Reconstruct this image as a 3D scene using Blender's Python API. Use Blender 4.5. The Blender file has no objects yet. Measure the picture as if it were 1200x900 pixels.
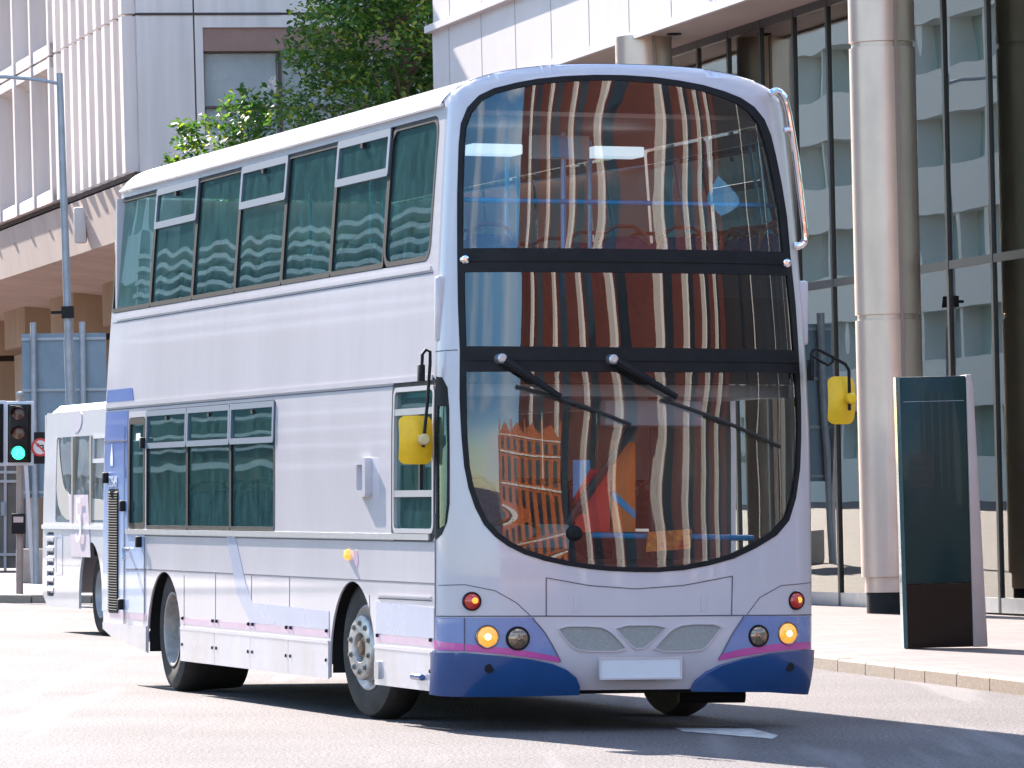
import bpy, bmesh, math, random
from mathutils import Vector, Matrix
from mathutils.geometry import delaunay_2d_cdt
random.seed(7)
R = math.radians
scene = bpy.context.scene
col = scene.collection

# ------------------------------------------------------------------ camera, sky, sun, exposure
FPX = 6000.0; HZ = 597.0; CH = 1.45          # focal length (px of a 1200 px wide picture), horizon row, eye height
cd = bpy.data.cameras.new('camera'); cam = bpy.data.objects.new('camera', cd); col.objects.link(cam)
cd.sensor_width = 36; cd.lens = 36 * FPX / 1200; cd.clip_end = 3000; cd.clip_start = .5
cam.location = (0, 0, CH); cam.rotation_euler = (R(90) + math.atan((HZ - 450) / FPX), 0, 0)
scene.camera = cam
SUN_EL = R(30); SUN_AZ = R(25)              # light travels towards (sin az, -cos az)
w = bpy.data.worlds.new("World"); scene.world = w; w.use_nodes = True
nt = w.node_tree; nt.nodes.clear()
wo = nt.nodes.new('ShaderNodeOutputWorld'); bg = nt.nodes.new('ShaderNodeBackground')
sky = nt.nodes.new('ShaderNodeTexSky'); sky.sky_type = 'NISHITA'; sky.sun_disc = False
sky.sun_elevation = SUN_EL; sky.sun_rotation = R(-25); sky.dust_density = .3; sky.ozone_density = 2.0      # sun stands up the street, to the left
tc = nt.nodes.new('ShaderNodeTexCoord'); mp = nt.nodes.new('ShaderNodeMapping'); mp.inputs['Scale'].default_value = (1, 1, 2.6)
nz = nt.nodes.new('ShaderNodeTexNoise'); nz.inputs['Scale'].default_value = 3.2; nz.inputs['Detail'].default_value = 6
rp = nt.nodes.new('ShaderNodeValToRGB'); rp.color_ramp.elements[0].position = .50; rp.color_ramp.elements[1].position = .70
mx = nt.nodes.new('ShaderNodeMixRGB'); mx.inputs['Color2'].default_value = (7, 7.4, 8, 1)
nt.links.new(tc.outputs['Generated'], mp.inputs['Vector']); nt.links.new(mp.outputs[0], nz.inputs['Vector'])
nt.links.new(nz.outputs['Fac'], rp.inputs[0]); nt.links.new(rp.outputs[0], mx.inputs['Fac'])
hs = nt.nodes.new('ShaderNodeHueSaturation'); hs.inputs['Saturation'].default_value = 1.3; nt.links.new(sky.outputs[0], hs.inputs['Color']); nt.links.new(hs.outputs[0], mx.inputs['Color1']); nt.links.new(mx.outputs[0], bg.inputs['Color'])
bg.inputs['Strength'].default_value = .115
nt.links.new(bg.outputs[0], wo.inputs['Surface'])
sd = bpy.data.lights.new('sun', 'SUN'); sd.energy = 5.0; sd.angle = R(.5); sd.color = (1, .90, .81)
so = bpy.data.objects.new('sun', sd); col.objects.link(so)
sdir = Vector((math.sin(SUN_AZ) * math.cos(SUN_EL), -math.cos(SUN_AZ) * math.cos(SUN_EL), -math.sin(SUN_EL)))
so.rotation_euler = sdir.to_track_quat('-Z', 'Y').to_euler(); so.location = (-30, 60, 50)
vs = scene.view_settings; vs.view_transform = 'Standard'; vs.look = 'None'; vs.gamma = 1; vs.exposure = 1.75
try: vs.use_curve_mapping = False
except Exception: pass
scene.cycles.max_bounces = 10; scene.cycles.transparent_max_bounces = 24
scene.cycles.glossy_bounces = 4; scene.cycles.caustics_reflective = False; scene.cycles.sample_clamp_indirect = 6

# ------------------------------------------------------------------ materials
MATS = {}
def nodes(name):
    m = bpy.data.materials.new(name); m.use_nodes = True; t = m.node_tree
    return m, t, t.nodes['Principled BSDF'], t.nodes['Material Output']
def mat(name, colr, rough=.5, metal=0, coat=0, var=0, vscale=3, bump=0, bscale=40, stretch=(1, 1, 1), emit=None, estr=1, spec=.5, dark=None, scratch=0):
    if name in MATS: return MATS[name]
    m, t, b, o = nodes(name); N = t.nodes; L = t.links
    b.inputs['Base Color'].default_value = (*colr, 1); b.inputs['Roughness'].default_value = rough
    b.inputs['Metallic'].default_value = metal; b.inputs['Coat Weight'].default_value = coat
    b.inputs['Coat Roughness'].default_value = .04; b.inputs['Specular IOR Level'].default_value = spec
    if var or bump:
        c = N.new('ShaderNodeTexCoord'); mpn = N.new('ShaderNodeMapping'); mpn.inputs['Scale'].default_value = stretch
        L.new(c.outputs['Object'], mpn.inputs['Vector'])
    if var:
        n = N.new('ShaderNodeTexNoise'); n.inputs['Scale'].default_value = vscale; n.inputs['Detail'].default_value = 8; n.inputs['Roughness'].default_value = .6
        L.new(mpn.outputs[0], n.inputs['Vector'])
        r = N.new('ShaderNodeValToRGB'); e = r.color_ramp.elements; e[0].position = .3; e[1].position = .72
        d = dark or tuple(x * (1 - var) for x in colr)
        e[0].color = (*d, 1); e[1].color = (*[min(1, x * (1 + var * .4)) for x in colr], 1)
        L.new(n.outputs['Fac'], r.inputs[0]); L.new(r.outputs[0], b.inputs['Base Color'])
        rr = N.new('ShaderNodeMapRange'); rr.inputs['To Min'].default_value = min(1, rough * 1.3); rr.inputs['To Max'].default_value = rough * .85
        L.new(n.outputs['Fac'], rr.inputs['Value']); L.new(rr.outputs[0], b.inputs['Roughness'])
    if bump:
        n2 = N.new('ShaderNodeTexNoise'); n2.inputs['Scale'].default_value = bscale; n2.inputs['Detail'].default_value = 5
        L.new(mpn.outputs[0], n2.inputs['Vector'])
        bp = N.new('ShaderNodeBump'); bp.inputs['Strength'].default_value = bump; bp.inputs['Distance'].default_value = .02
        L.new(n2.outputs['Fac'], bp.inputs['Height']); L.new(bp.outputs[0], b.inputs['Normal'])
    if emit:
        b.inputs['Emission Color'].default_value = (*emit, 1); b.inputs['Emission Strength'].default_value = estr
    MATS[name] = m; return m
def glass(name, tint, refl=.06, dcol=(.5, .55, .55), dlo=.42, wave=0, wscale=2.0, stretch=(1, 1, 1), dirt_haze=0, gain=1.6, dist=.02, fcol=(1, 1, 1)):
    if name in MATS: return MATS[name]
    m, t, b, o = nodes(name); N = t.nodes; L = t.links; N.remove(b)
    tr = N.new('ShaderNodeBsdfTransparent'); tr.inputs['Color'].default_value = (*tint, 1)
    gl = N.new('ShaderNodeBsdfGlossy'); gl.inputs['Roughness'].default_value = 0.0; gl.inputs['Color'].default_value = (*fcol, 1)
    fr = N.new('ShaderNodeFresnel'); fr.inputs['IOR'].default_value = 1.5
    ma = N.new('ShaderNodeMath'); ma.operation = 'MULTIPLY_ADD'; ma.use_clamp = True
    ma.inputs[1].default_value = gain; ma.inputs[2].default_value = refl
    L.new(fr.outputs[0], ma.inputs[0])
    c = N.new('ShaderNodeTexCoord'); mpn = N.new('ShaderNodeMapping'); mpn.inputs['Scale'].default_value = stretch
    L.new(c.outputs['Object'], mpn.inputs['Vector'])
    if wave:
        n = N.new('ShaderNodeTexNoise'); n.inputs['Scale'].default_value = wscale; n.inputs['Detail'].default_value = 0.3
        L.new(mpn.outputs[0], n.inputs['Vector'])
        bp = N.new('ShaderNodeBump'); bp.inputs['Strength'].default_value = wave; bp.inputs['Distance'].default_value = dist
        L.new(n.outputs['Fac'], bp.inputs['Height']); L.new(bp.outputs[0], gl.inputs['Normal'])
    mixs = N.new('ShaderNodeMixShader'); L.new(ma.outputs[0], mixs.inputs[0]); L.new(tr.outputs[0], mixs.inputs[1]); L.new(gl.outputs[0], mixs.inputs[2])
    last = mixs
    if dirt_haze:
        n = N.new('ShaderNodeTexNoise'); n.inputs['Scale'].default_value = 5; n.inputs['Detail'].default_value = 9; n.inputs['Roughness'].default_value = .7
        m2 = N.new('ShaderNodeMapping'); m2.inputs['Scale'].default_value = (1, 1.5, .9); L.new(c.outputs['Object'], m2.inputs['Vector']); L.new(m2.outputs[0], n.inputs['Vector'])
        r = N.new('ShaderNodeValToRGB'); e = r.color_ramp.elements; e[0].position = dlo; e[1].position = .85; e[1].color = (dirt_haze, dirt_haze, dirt_haze, 1)
        L.new(n.outputs['Fac'], r.inputs[0]); df = N.new('ShaderNodeBsdfDiffuse'); df.inputs['Color'].default_value = (*dcol, 1)
        m3 = N.new('ShaderNodeMixShader'); L.new(r.outputs[0], m3.inputs[0]); L.new(mixs.outputs[0], m3.inputs[1]); L.new(df.outputs[0], m3.inputs[2]); last = m3
    L.new(last.outputs[0], o.inputs['Surface'])
    MATS[name] = m; return m

M_white = mat('white_paint', (.60, .565, .595), .28, coat=.7, var=.11, vscale=1.3, stretch=(1, 1, .35), bump=.012, bscale=1.6)
M_skirt = mat('skirt_paint', (.46, .47, .56), .24, coat=.9, var=.22, vscale=2.2, dark=(.40, .37, .37), bump=.06, bscale=1.4, stretch=(1, 1, .5))
M_blue = mat('bumper_blue', (.012, .075, .25), .22, coat=.8, var=.2, vscale=2)
M_lblue = mat('pale_blue_paint', (.20, .27, .52), .25, coat=.7, var=.08, vscale=2)
M_pink = mat('pink_stripe', (.62, .09, .36), .3, coat=.5, var=.1, vscale=4)
M_fpink = mat('faded_pink_stripe', (.58, .40, .52), .3, coat=.5, var=.1, vscale=4)
M_fblue = mat('faded_blue_band', (.42, .46, .60), .26, coat=.6, var=.1, vscale=2)
M_black = mat('black_trim', (.012, .012, .014), .55, spec=.25, var=.3, vscale=8)
M_rub = mat('rubber', (.03, .027, .025), .7, var=.4, vscale=9, bump=.1, bscale=50)
M_seam = mat('dark_seam', (.10, .10, .13), .6)  # dark strip colour for the panel joints
M_alu = mat('aluminium', (.55, .57, .60), .35, metal=.85, var=.1, vscale=6)
M_chrome = mat('chrome', (.85, .85, .86), .06, metal=1)
M_galv = mat('galvanised_steel', (.36, .41, .46), .5, metal=.3, var=.2, vscale=4)
M_rim = mat('wheel_steel', (.52, .50, .48), .38, metal=.6, var=.35, vscale=14)
M_rust = mat('brown_brake_dust', (.30, .20, .12), .7, metal=.2, var=.4, vscale=18)
M_yel = mat('yellow_plastic', (.95, .58, .015), .45, var=.12, vscale=9)
M_dark = mat('dark_interior', (.035, .037, .042), .6, var=.3, vscale=3)
M_grey = mat('grey_interior', (.38, .40, .43), .55, var=.1, vscale=3)
M_cream = mat('pale_interior', (.55, .56, .54), .6, var=.08, vscale=2)
M_rail = mat('blue_handrail', (.02, .33, .70), .3, coat=.4)
M_seat = mat('seat_fabric', (.05, .04, .10), .9, var=.5, vscale=25)
M_grille = mat('grille_mesh', (.42, .42, .40), .5, metal=.4, var=.15, vscale=60, bump=.5, bscale=260)
M_amber = mat('amber_lens', (.85, .38, .03), .12, coat=1, emit=(1, .42, .05), estr=.35)
M_lit = mat('lit_headlamp', (.8, .42, .08), .12, coat=1, var=.7, vscale=45, emit=(1, .38, .04), estr=.3)
M_lamp = mat('unlit_headlamp', (.35, .24, .16), .12, metal=.5, coat=1, var=.5, vscale=50)
M_red = mat('red_lens', (.60, .035, .02), .15, coat=1)
G_side = glass('teal_side_glass', (.46, .90, .84), .05, wave=.5, wscale=1.0, stretch=(1, 1.6, .8), dirt_haze=.26, dcol=(.14, .37, .37), dlo=.22, gain=.9, dist=.006, fcol=(.75, .98, .98))  # teal haze painted over the panes to lighten and tint them, mottled by noise
G_front = glass('windscreen_glass', (.88, .95, .95), .065, wave=.6, wscale=1.0, stretch=(.55, 1, 1.15), dirt_haze=.012, gain=1.2, dist=.105, fcol=(1, 1, 1))
G_mid = glass('dark_blind_glass', (.10, .10, .10), .07, wave=.6, wscale=1.0, stretch=(.55, 1, 1.0), dirt_haze=.02, gain=1.0, dist=.05)

# ------------------------------------------------------------------ helpers
class MB:
    def __init__(s): s.bm = bmesh.new()
    def box(s, a, b, M=None):
        x0, y0, z0 = a; x1, y1, z1 = b
        v = [s.bm.verts.new(Vector(p) if M is None else M @ Vector(p)) for p in ((x0,y0,z0),(x1,y0,z0),(x1,y1,z0),(x0,y1,z0),(x0,y0,z1),(x1,y0,z1),(x1,y1,z1),(x0,y1,z1))]
        for f in ((0,3,2,1),(4,5,6,7),(0,1,5,4),(1,2,6,5),(2,3,7,6),(3,0,4,7)): s.bm.faces.new([v[i] for i in f])
        return s
    def poly(s, pts):
        s.bm.faces.new([s.bm.verts.new(Vector(p)) for p in pts]); return s
    def prism(s, pts, off):
        off = Vector(off); a = [s.bm.verts.new(Vector(p)) for p in pts]; b = [s.bm.verts.new(Vector(p) + off) for p in pts]; n = len(pts)
        s.bm.faces.new(a); s.bm.faces.new(b[::-1])
        for i in range(n): s.bm.faces.new((a[i], b[i], b[(i+1) % n], a[(i+1) % n]))
        return s
    def tube(s, pts, r, n=10, r2=None):
        pts = [Vector(p) for p in pts]; rings = []; prev = None
        for i, p in enumerate(pts):
            d = (pts[min(i+1, len(pts)-1)] - pts[max(i-1, 0)]).normalized()
            if prev is None:
                a = Vector((0, 0, 1)) if abs(d.z) < .9 else Vector((1, 0, 0)); x = d.cross(a).normalized()
            else: x = (prev - d * prev.dot(d)).normalized()
            prev = x; y = d.cross(x); rr = r if r2 is None else r + (r2 - r) * i / (len(pts)-1)
            rings.append([s.bm.verts.new(p + (x * math.cos(2*math.pi*k/n) + y * math.sin(2*math.pi*k/n)) * rr) for k in range(n)])
        for A, B in zip(rings, rings[1:]):
            for k in range(n): s.bm.faces.new((A[k], A[(k+1) % n], B[(k+1) % n], B[k]))
        s.bm.faces.new(rings[0][::-1]); s.bm.faces.new(rings[-1]); return s
    def lathe(s, prof, c, axis, n=48):
        # prof: (distance along axis, radius)
        c = Vector(c); ax = Vector(axis).normalized(); a = Vector((0, 0, 1)) if abs(ax.z) < .9 else Vector((1, 0, 0))
        x = ax.cross(a).normalized(); y = ax.cross(x); rings = []
        for h, r in prof:
            if r < 1e-5: rings.append([s.bm.verts.new(c + ax * h)])
            else: rings.append([s.bm.verts.new(c + ax * h + (x * math.cos(2*math.pi*k/n) + y * math.sin(2*math.pi*k/n)) * r) for k in range(n)])
        for A, B in zip(rings, rings[1:]):
            if len(A) == 1 and len(B) == 1: continue
            for k in range(n):
                k2 = (k+1) % n
                if len(A) == 1: s.bm.faces.new((A[0], B[k], B[k2]))
                elif len(B) == 1: s.bm.faces.new((A[k], B[0], A[k2]))
                else: s.bm.faces.new((A[k], B[k], B[k2], A[k2]))
        return s
    def bevel(s, w_, seg=2):
        bmesh.ops.remove_doubles(s.bm, verts=s.bm.verts, dist=1e-5)
        ed = [e for e in s.bm.edges if len(e.link_faces) == 2 and e.calc_face_angle(0) > .6]
        bmesh.ops.bevel(s.bm, geom=ed, offset=w_, segments=seg, affect='EDGES', profile=.5); return s
    def build(s, name, m, parent=None, smooth=30):
        bmesh.ops.recalc_face_normals(s.bm, faces=s.bm.faces)
        me = bpy.data.meshes.new(name); s.bm.to_mesh(me); s.bm.free()
        for mm in (m if isinstance(m, (list, tuple)) else [m]): me.materials.append(mm)
        if smooth:
            me.shade_smooth(); me.set_sharp_from_angle(angle=R(smooth))
        o = bpy.data.objects.new(name, me); col.objects.link(o)
        if parent: o.parent = parent
        return o
def tag(o, label=None, cat=None, group=None, kind=None):
    for k, v in (('label', label), ('category', cat), ('group', group), ('kind', kind)):
        if v: o[k] = v
    return o
def empty(name, loc, label, cat, rot=(0, 0, 0), group=None, kind=None):
    o = bpy.data.objects.new(name, None); col.objects.link(o); o.location = loc; o.rotation_euler = rot; o.empty_display_size = .3
    return tag(o, label, cat, group, kind)
def inpoly(p, poly):
    x, y = p; c = False; j = len(poly) - 1
    for i in range(len(poly)):
        xi, yi = poly[i]; xj, yj = poly[j]
        if (yi > y) != (yj > y) and x < (xj - xi) * (y - yi) / (yj - yi) + xi: c = not c
        j = i
    return c
def dens(poly, step):
    out = []
    for i, a in enumerate(poly):
        b = poly[(i+1) % len(poly)]; d = math.hypot(b[0]-a[0], b[1]-a[1]); n = max(1, int(d / step))
        for k in range(n): out.append((a[0] + (b[0]-a[0])*k/n, a[1] + (b[1]-a[1])*k/n))
    return out
def smooth_poly(pts, it=2, keep=()):
    # Chaikin corner cutting
    for _ in range(it):
        q = []
        for i, a in enumerate(pts):
            b = pts[(i+1) % len(pts)]
            q += [(a[0]*.75+b[0]*.25, a[1]*.75+b[1]*.25), (a[0]*.25+b[0]*.75, a[1]*.25+b[1]*.75)]
        pts = q
    return pts
def rrect(x0, x1, z0, z1, r, n=5):
    pts = []
    for cx, cz, a0 in ((x1-r, z0+r, -90), (x1-r, z1-r, 0), (x0+r, z1-r, 90), (x0+r, z0+r, 180)):
        for k in range(n+1):
            a = R(a0 + 90*k/n); pts.append((cx + r*math.cos(a), cz + r*math.sin(a)))
    return pts
def sheet(name, surf, outer, holes, step, m, parent, off=0, thick=0, flip=False):
    outer = dens(outer, step); holes = [dens(h, step) for h in holes]
    V = []; E = []
    for P in [outer] + holes:
        b = len(V); V += P; E += [(b+i, b+(i+1) % len(P)) for i in range(len(P))]
    us = [p[0] for p in outer]; vv = [p[1] for p in outer]
    u = min(us) + step/2
    while u < max(us):
        v = min(vv) + step/2
        while v < max(vv):
            if inpoly((u, v), outer) and not any(inpoly((u, v), h) for h in holes): V.append((u, v))
            v += step
        u += step
    r = delaunay_2d_cdt([Vector(p) for p in V], E, [], 0, 1e-6)
    vc = [tuple(p) for p in r[0]]; tri = []
    for f in r[2]:
        c = (sum(vc[i][0] for i in f)/3, sum(vc[i][1] for i in f)/3)
        if inpoly(c, outer) and not any(inpoly(c, h) for h in holes): tri.append(tuple(f))
    pos = []; nor = []; e = 1e-4
    for (a, b) in vc:
        p = surf(a, b); du = surf(a+e, b) - surf(a-e, b); dv = surf(a, b+e) - surf(a, b-e); n = du.cross(dv).normalized()
        if flip: n = -n
        pos.append(p + n*off); nor.append(n)
    F = []
    for f in tri:
        a, b, c = (vc[i] for i in f); ccw = (b[0]-a[0])*(c[1]-a[1]) - (b[1]-a[1])*(c[0]-a[0]) > 0
        F.append(f if ccw != flip else f[::-1])
    nv = len(pos); allN = list(nor)
    if thick:
        ed = {}
        for f in F:
            for i in range(3): ed[(f[i], f[(i+1) % 3])] = 1
        bnd = [k for k in ed if (k[1], k[0]) not in ed]
        pos += [p - n*thick for p, n in zip(pos, nor)]
        F = F + [tuple(i+nv for i in f[::-1]) for f in F]
        rim = len(F)
        F += [(a, a+nv, b+nv, b) for a, b in bnd]
    me = bpy.data.meshes.new(name); me.from_pydata([tuple(p) for p in pos], [], F); me.materials.append(m)
    me.shade_smooth()
    if thick: me.set_sharp_from_angle(angle=R(40))
    else:
        me.normals_split_custom_set_from_vertices([tuple(n) for n in allN])
    o = bpy.data.objects.new(name, me); col.objects.link(o); o.parent = parent
    return o
def text(name, s, size, m, parent, M, ext=.002):
    cu = bpy.data.curves.new(name, 'FONT'); cu.body = s; cu.size = size; cu.extrude = ext; cu.align_x = 'CENTER'; cu.align_y = 'CENTER'
    t = bpy.data.objects.new(name, cu); col.objects.link(t); bpy.context.view_layer.update()
    me = bpy.data.meshes.new_from_object(t.evaluated_get(bpy.context.evaluated_depsgraph_get())); bpy.data.objects.remove(t)
    me.materials.clear(); me.materials.append(m); o = bpy.data.objects.new(name, me); col.objects.link(o); o.parent = parent
    o.matrix_local = M; return o
def at(px, py, D):       # the place at distance D (along the view) seen at a pixel of the photograph
    return Vector(((px-600)/FPX*D, D, CH + (HZ-py)/FPX*D))

# ------------------------------------------------------------------ ground
d_st = Vector((-.25, .968, 0)).normalized()      # the way the right-hand buildings run
e_st = Vector((d_st.y, -d_st.x, 0))              # square to it, away from the street

def asphalt():
    m, t, b, o = nodes('road_asphalt'); N = t.nodes; L = t.links
    c = N.new('ShaderNodeTexCoord')
    n1 = N.new('ShaderNodeTexNoise'); n1.inputs['Scale'].default_value = .35; n1.inputs['Detail'].default_value = 6
    n2 = N.new('ShaderNodeTexNoise'); n2.inputs['Scale'].default_value = 40; n2.inputs['Detail'].default_value = 6; n2.inputs['Roughness'].default_value = .75
    v = N.new('ShaderNodeTexVoronoi'); v.inputs['Scale'].default_value = 48
    for n in (n1, n2, v): L.new(c.outputs['Object'], n.inputs['Vector'])
    r1 = N.new('ShaderNodeValToRGB'); r1.color_ramp.elements[0].position = .35; r1.color_ramp.elements[1].position = .68
    r1.color_ramp.elements[0].color = (.122, .108, .112, 1); r1.color_ramp.elements[1].color = (.18, .162, .167, 1)
    r2 = N.new('ShaderNodeValToRGB'); r2.color_ramp.elements[0].position = .43; r2.color_ramp.elements[1].position = .58
    r2.color_ramp.elements[0].color = (.22, .20, .19, 1); r2.color_ramp.elements[1].color = (1.5, 1.5, 1.5, 1)
    mu = N.new('ShaderNodeMixRGB'); mu.blend_type = 'MULTIPLY'; mu.inputs[0].default_value = .8
    L.new(n1.outputs['Fac'], r1.inputs[0]); L.new(n2.outputs['Fac'], r2.inputs[0]); L.new(r1.outputs[0], mu.inputs[1]); L.new(r2.outputs[0], mu.inputs[2])
    # long pale wheel tracks worn along the street
    mp_ = N.new('ShaderNodeMapping'); mp_.inputs['Rotation'].default_value = (0, 0, R(-14)); mp_.inputs['Scale'].default_value = (1.5, .09, 1)
    n3 = N.new('ShaderNodeTexNoise'); n3.inputs['Scale'].default_value = 1.4; n3.inputs['Detail'].default_value = 5; L.new(c.outputs['Object'], mp_.inputs['Vector']); L.new(mp_.outputs[0], n3.inputs['Vector'])
    r3 = N.new('ShaderNodeValToRGB'); r3.color_ramp.elements[0].position = .56; r3.color_ramp.elements[1].position = .66
    L.new(n3.outputs['Fac'], r3.inputs[0]); m3 = N.new('ShaderNodeMixRGB'); m3.inputs[2].default_value = (.235, .215, .22, 1)
    sc = N.new('ShaderNodeMath'); sc.operation = 'MULTIPLY'; sc.inputs[1].default_value = .55; L.new(r3.outputs[0], sc.inputs[0]); L.new(sc.outputs[0], m3.inputs[0])
    L.new(mu.outputs[0], m3.inputs[1]); L.new(m3.outputs[0], b.inputs['Base Color'])
    b.inputs['Roughness'].default_value = .85
    bp = N.new('ShaderNodeBump'); bp.inputs['Strength'].default_value = .7; bp.inputs['Distance'].default_value = .012
    ad = N.new('ShaderNodeMath'); L.new(n2.outputs['Fac'], ad.inputs[0]); L.new(v.outputs['Distance'], ad.inputs[1]); L.new(ad.outputs[0], bp.inputs['Height']); L.new(bp.outputs[0], b.inputs['Normal'])
    return m
MB().poly([(-900, -900, 0), (900, -900, 0), (900, 1500, 0), (-900, 1500, 0)]).build('road', asphalt(), smooth=0)['kind'] = 'structure'

def paving():
    m, t, b, o = nodes('paving_slabs'); N = t.nodes; L = t.links
    c = N.new('ShaderNodeTexCoord'); mp_ = N.new('ShaderNodeMapping'); mp_.inputs['Rotation'].default_value = (0, 0, R(-12))
    L.new(c.outputs['Object'], mp_.inputs['Vector'])
    br = N.new('ShaderNodeTexBrick'); br.inputs['Scale'].default_value = 1; br.inputs['Brick Width'].default_value = .6; br.inputs['Row Height'].default_value = .45
    br.inputs['Mortar Size'].default_value = .012; br.inputs['Color1'].default_value = (.21, .165, .16, 1); br.inputs['Color2'].default_value = (.16, .13, .13, 1); br.inputs['Mortar'].default_value = (.09, .08, .075, 1)
    n = N.new('ShaderNodeTexNoise'); n.inputs['Scale'].default_value = 3; n.inputs['Detail'].default_value = 8
    L.new(mp_.outputs[0], br.inputs['Vector']); L.new(mp_.outputs[0], n.inputs['Vector'])
    r = N.new('ShaderNodeValToRGB'); r.color_ramp.elements[0].color = (.75, .75, .75, 1); r.color_ramp.elements[1].color = (1.15, 1.15, 1.15, 1); L.new(n.outputs['Fac'], r.inputs[0])
    mu = N.new('ShaderNodeMixRGB'); mu.blend_type = 'MULTIPLY'; mu.inputs[0].default_value = 1; L.new(br.outputs[0], mu.inputs[1]); L.new(r.outputs[0], mu.inputs[2])
    L.new(mu.outputs[0], b.inputs['Base Color']); b.inputs['Roughness'].default_value = .8
    return m
KERB = [(14.5, -12), (9.4, 12), (3.99, 39.9), (2.73, 46.8), (-2.2, 73.5), (-3.6, 77), (-6.5, 79.2), (-14, 80.2), (-60, 82)]
PZ = .12
mb = MB(); pts = [Vector((x, y, PZ)) for x, y in KERB]
inner = []
for i, p in enumerate(pts):
    a = pts[max(0, i-1)]; b = pts[min(len(pts)-1, i+1)]; t_ = (b - a).normalized(); inner.append(p + Vector((t_.y, -t_.x, 0)) * .14)
mb.poly([*(p - Vector((0, 0, .004)) for p in inner), (-60, 400, PZ-.004), (160, 400, PZ-.004), (160, -12, PZ-.004)])
mb.build('pavement', paving(), smooth=0)['kind'] = 'structure'
# kerb stones, bevelled, with joints
M_kerb = mat('granite_kerb', (.36, .29, .23), .8, var=.35, vscale=45, bump=.4, bscale=120)
mb = MB()
for i in range(1, len(pts)-1):
    a, b = pts[i], pts[i+1]; ia, ib = inner[i], inner[i+1]; L_ = (b-a).length; n = max(1, int(L_/.92))
    if i > 4 and L_ > 20: n = 20
    for k in range(n):
        g = .012/L_; u0 = k/n + g; u1 = (k+1)/n - g; j = random.uniform(-.004, .004)
        p0, p1, q0, q1 = a.lerp(b, u0), a.lerp(b, u1), ia.lerp(ib, u0), ia.lerp(ib, u1)
        v = [p0, p1, q1, q0]
        dn = Vector((0, 0, -.22)); up = Vector((0, 0, j))
        ch = .018; ins = [(p0 + (q0-p0).normalized()*ch), (p1 + (q1-p1).normalized()*ch)]
        mb.poly([p0+Vector((0,0,-ch))+up, p1+Vector((0,0,-ch))+up, p1+dn, p0+dn]); mb.poly([ins[0]+up, ins[1]+up, p1+Vector((0,0,-ch))+up, p0+Vector((0,0,-ch))+up])
        mb.poly([ins[0]+up, q0+up, q1+up, ins[1]+up]); mb.poly([p0+up+Vector((0,0,-ch)), p0+dn, q0+dn, q0+up, ins[0]+up]); mb.poly([p1+up+Vector((0,0,-ch)), ins[1]+up, q1+up, q1+dn, p1+dn])
mb.build('kerb', M_kerb, smooth=0)['kind'] = 'structure'
# worn white arrow/line fragment on the road in front of the bus
M_mark = mat('worn_road_paint', (.62, .60, .58), .8, var=.6, vscale=9, dark=(.25, .23, .23))
mk = [(790, 853), (880, 854), (912, 862), (905, 866), (800, 857)]
mb = MB(); mb.poly([Vector(((x-600)/FPX*(CH*FPX/(y-HZ)), CH*FPX/(y-HZ), .004)) for x, y in mk]); mb.build('road_marking', M_mark, smooth=0)['kind'] = 'structure'

# ------------------------------------------------------------------ the double-deck bus
TH = math.atan(1840/FPX); W = 2.60
BUS0 = Vector((-90/FPX*33.5, 33.5, 0))
RX = Vector((math.cos(TH), math.sin(TH), 0)); RY = Vector((-math.sin(TH), math.cos(TH), 0))
bus = empty('double_decker_bus', BUS0, 'white and pale blue double-decker bus with yellow mirrors and lit front lamps', 'bus', rot=(0, 0, TH))
def tobus(p): q = p - BUS0; return Vector((q.dot(RX), q.dot(RY), q.z))
def proj(q):             # bus-local point -> photo pixel
    p = BUS0 + RX*q.x + RY*q.y; return (600 + FPX*p.x/p.y, HZ - FPX*(q.z-CH)/p.y)
def inset(z): return 0 if z < 1.9 else .115 * ((z-1.9)/2.1)**1.5
def rake(z): return 0 if z < 1.0 else .20 * ((z-1.0)/3.2)**1.5
def zt(x): 
    t = min(1, abs(x-W/2)/(W/2-.115)); return 4.11 + .285*(1-t**2.4)**(1/2.4)
NS = 2.5
_tab = []
for k in range(401):
    ph = math.pi*k/400; c, s_ = math.cos(ph), math.sin(ph)
    _tab.append((W/2 - W/2*math.copysign(abs(c)**(2/NS), c), -.40*abs(s_)**(2/NS)))
_arc = [0]
for a, b in zip(_tab, _tab[1:]): _arc.append(_arc[-1] + math.hypot(b[0]-a[0], b[1]-a[1]))
SL = _arc[-1]
import bisect
def plan(s):
    s = min(max(s, 0), SL); i = min(max(bisect.bisect_right(_arc, s)-1, 0), 399); f = (s-_arc[i])/(_arc[i+1]-_arc[i])
    return (_tab[i][0] + (_tab[i+1][0]-_tab[i][0])*f, _tab[i][1] + (_tab[i+1][1]-_tab[i][1])*f)
RB = .10
def Sfront(s, z):
    x, y = plan(s); i = inset(z); x = i + x*(W-2*i)/W; y = y + rake(z)
    d = zt(x) - z
    if d < RB: d = max(d, 0); y += RB - math.sqrt(max(0, RB*RB - (RB-d)**2))
    if z < .55: y += .10*((.55-z)/.3)**2
    return Vector((x, y, z))
def Sside(Y, z): return Vector((inset(z), Y, z))
def Snear(Y, z): return Vector((W-inset(z), Y, z))
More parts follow.
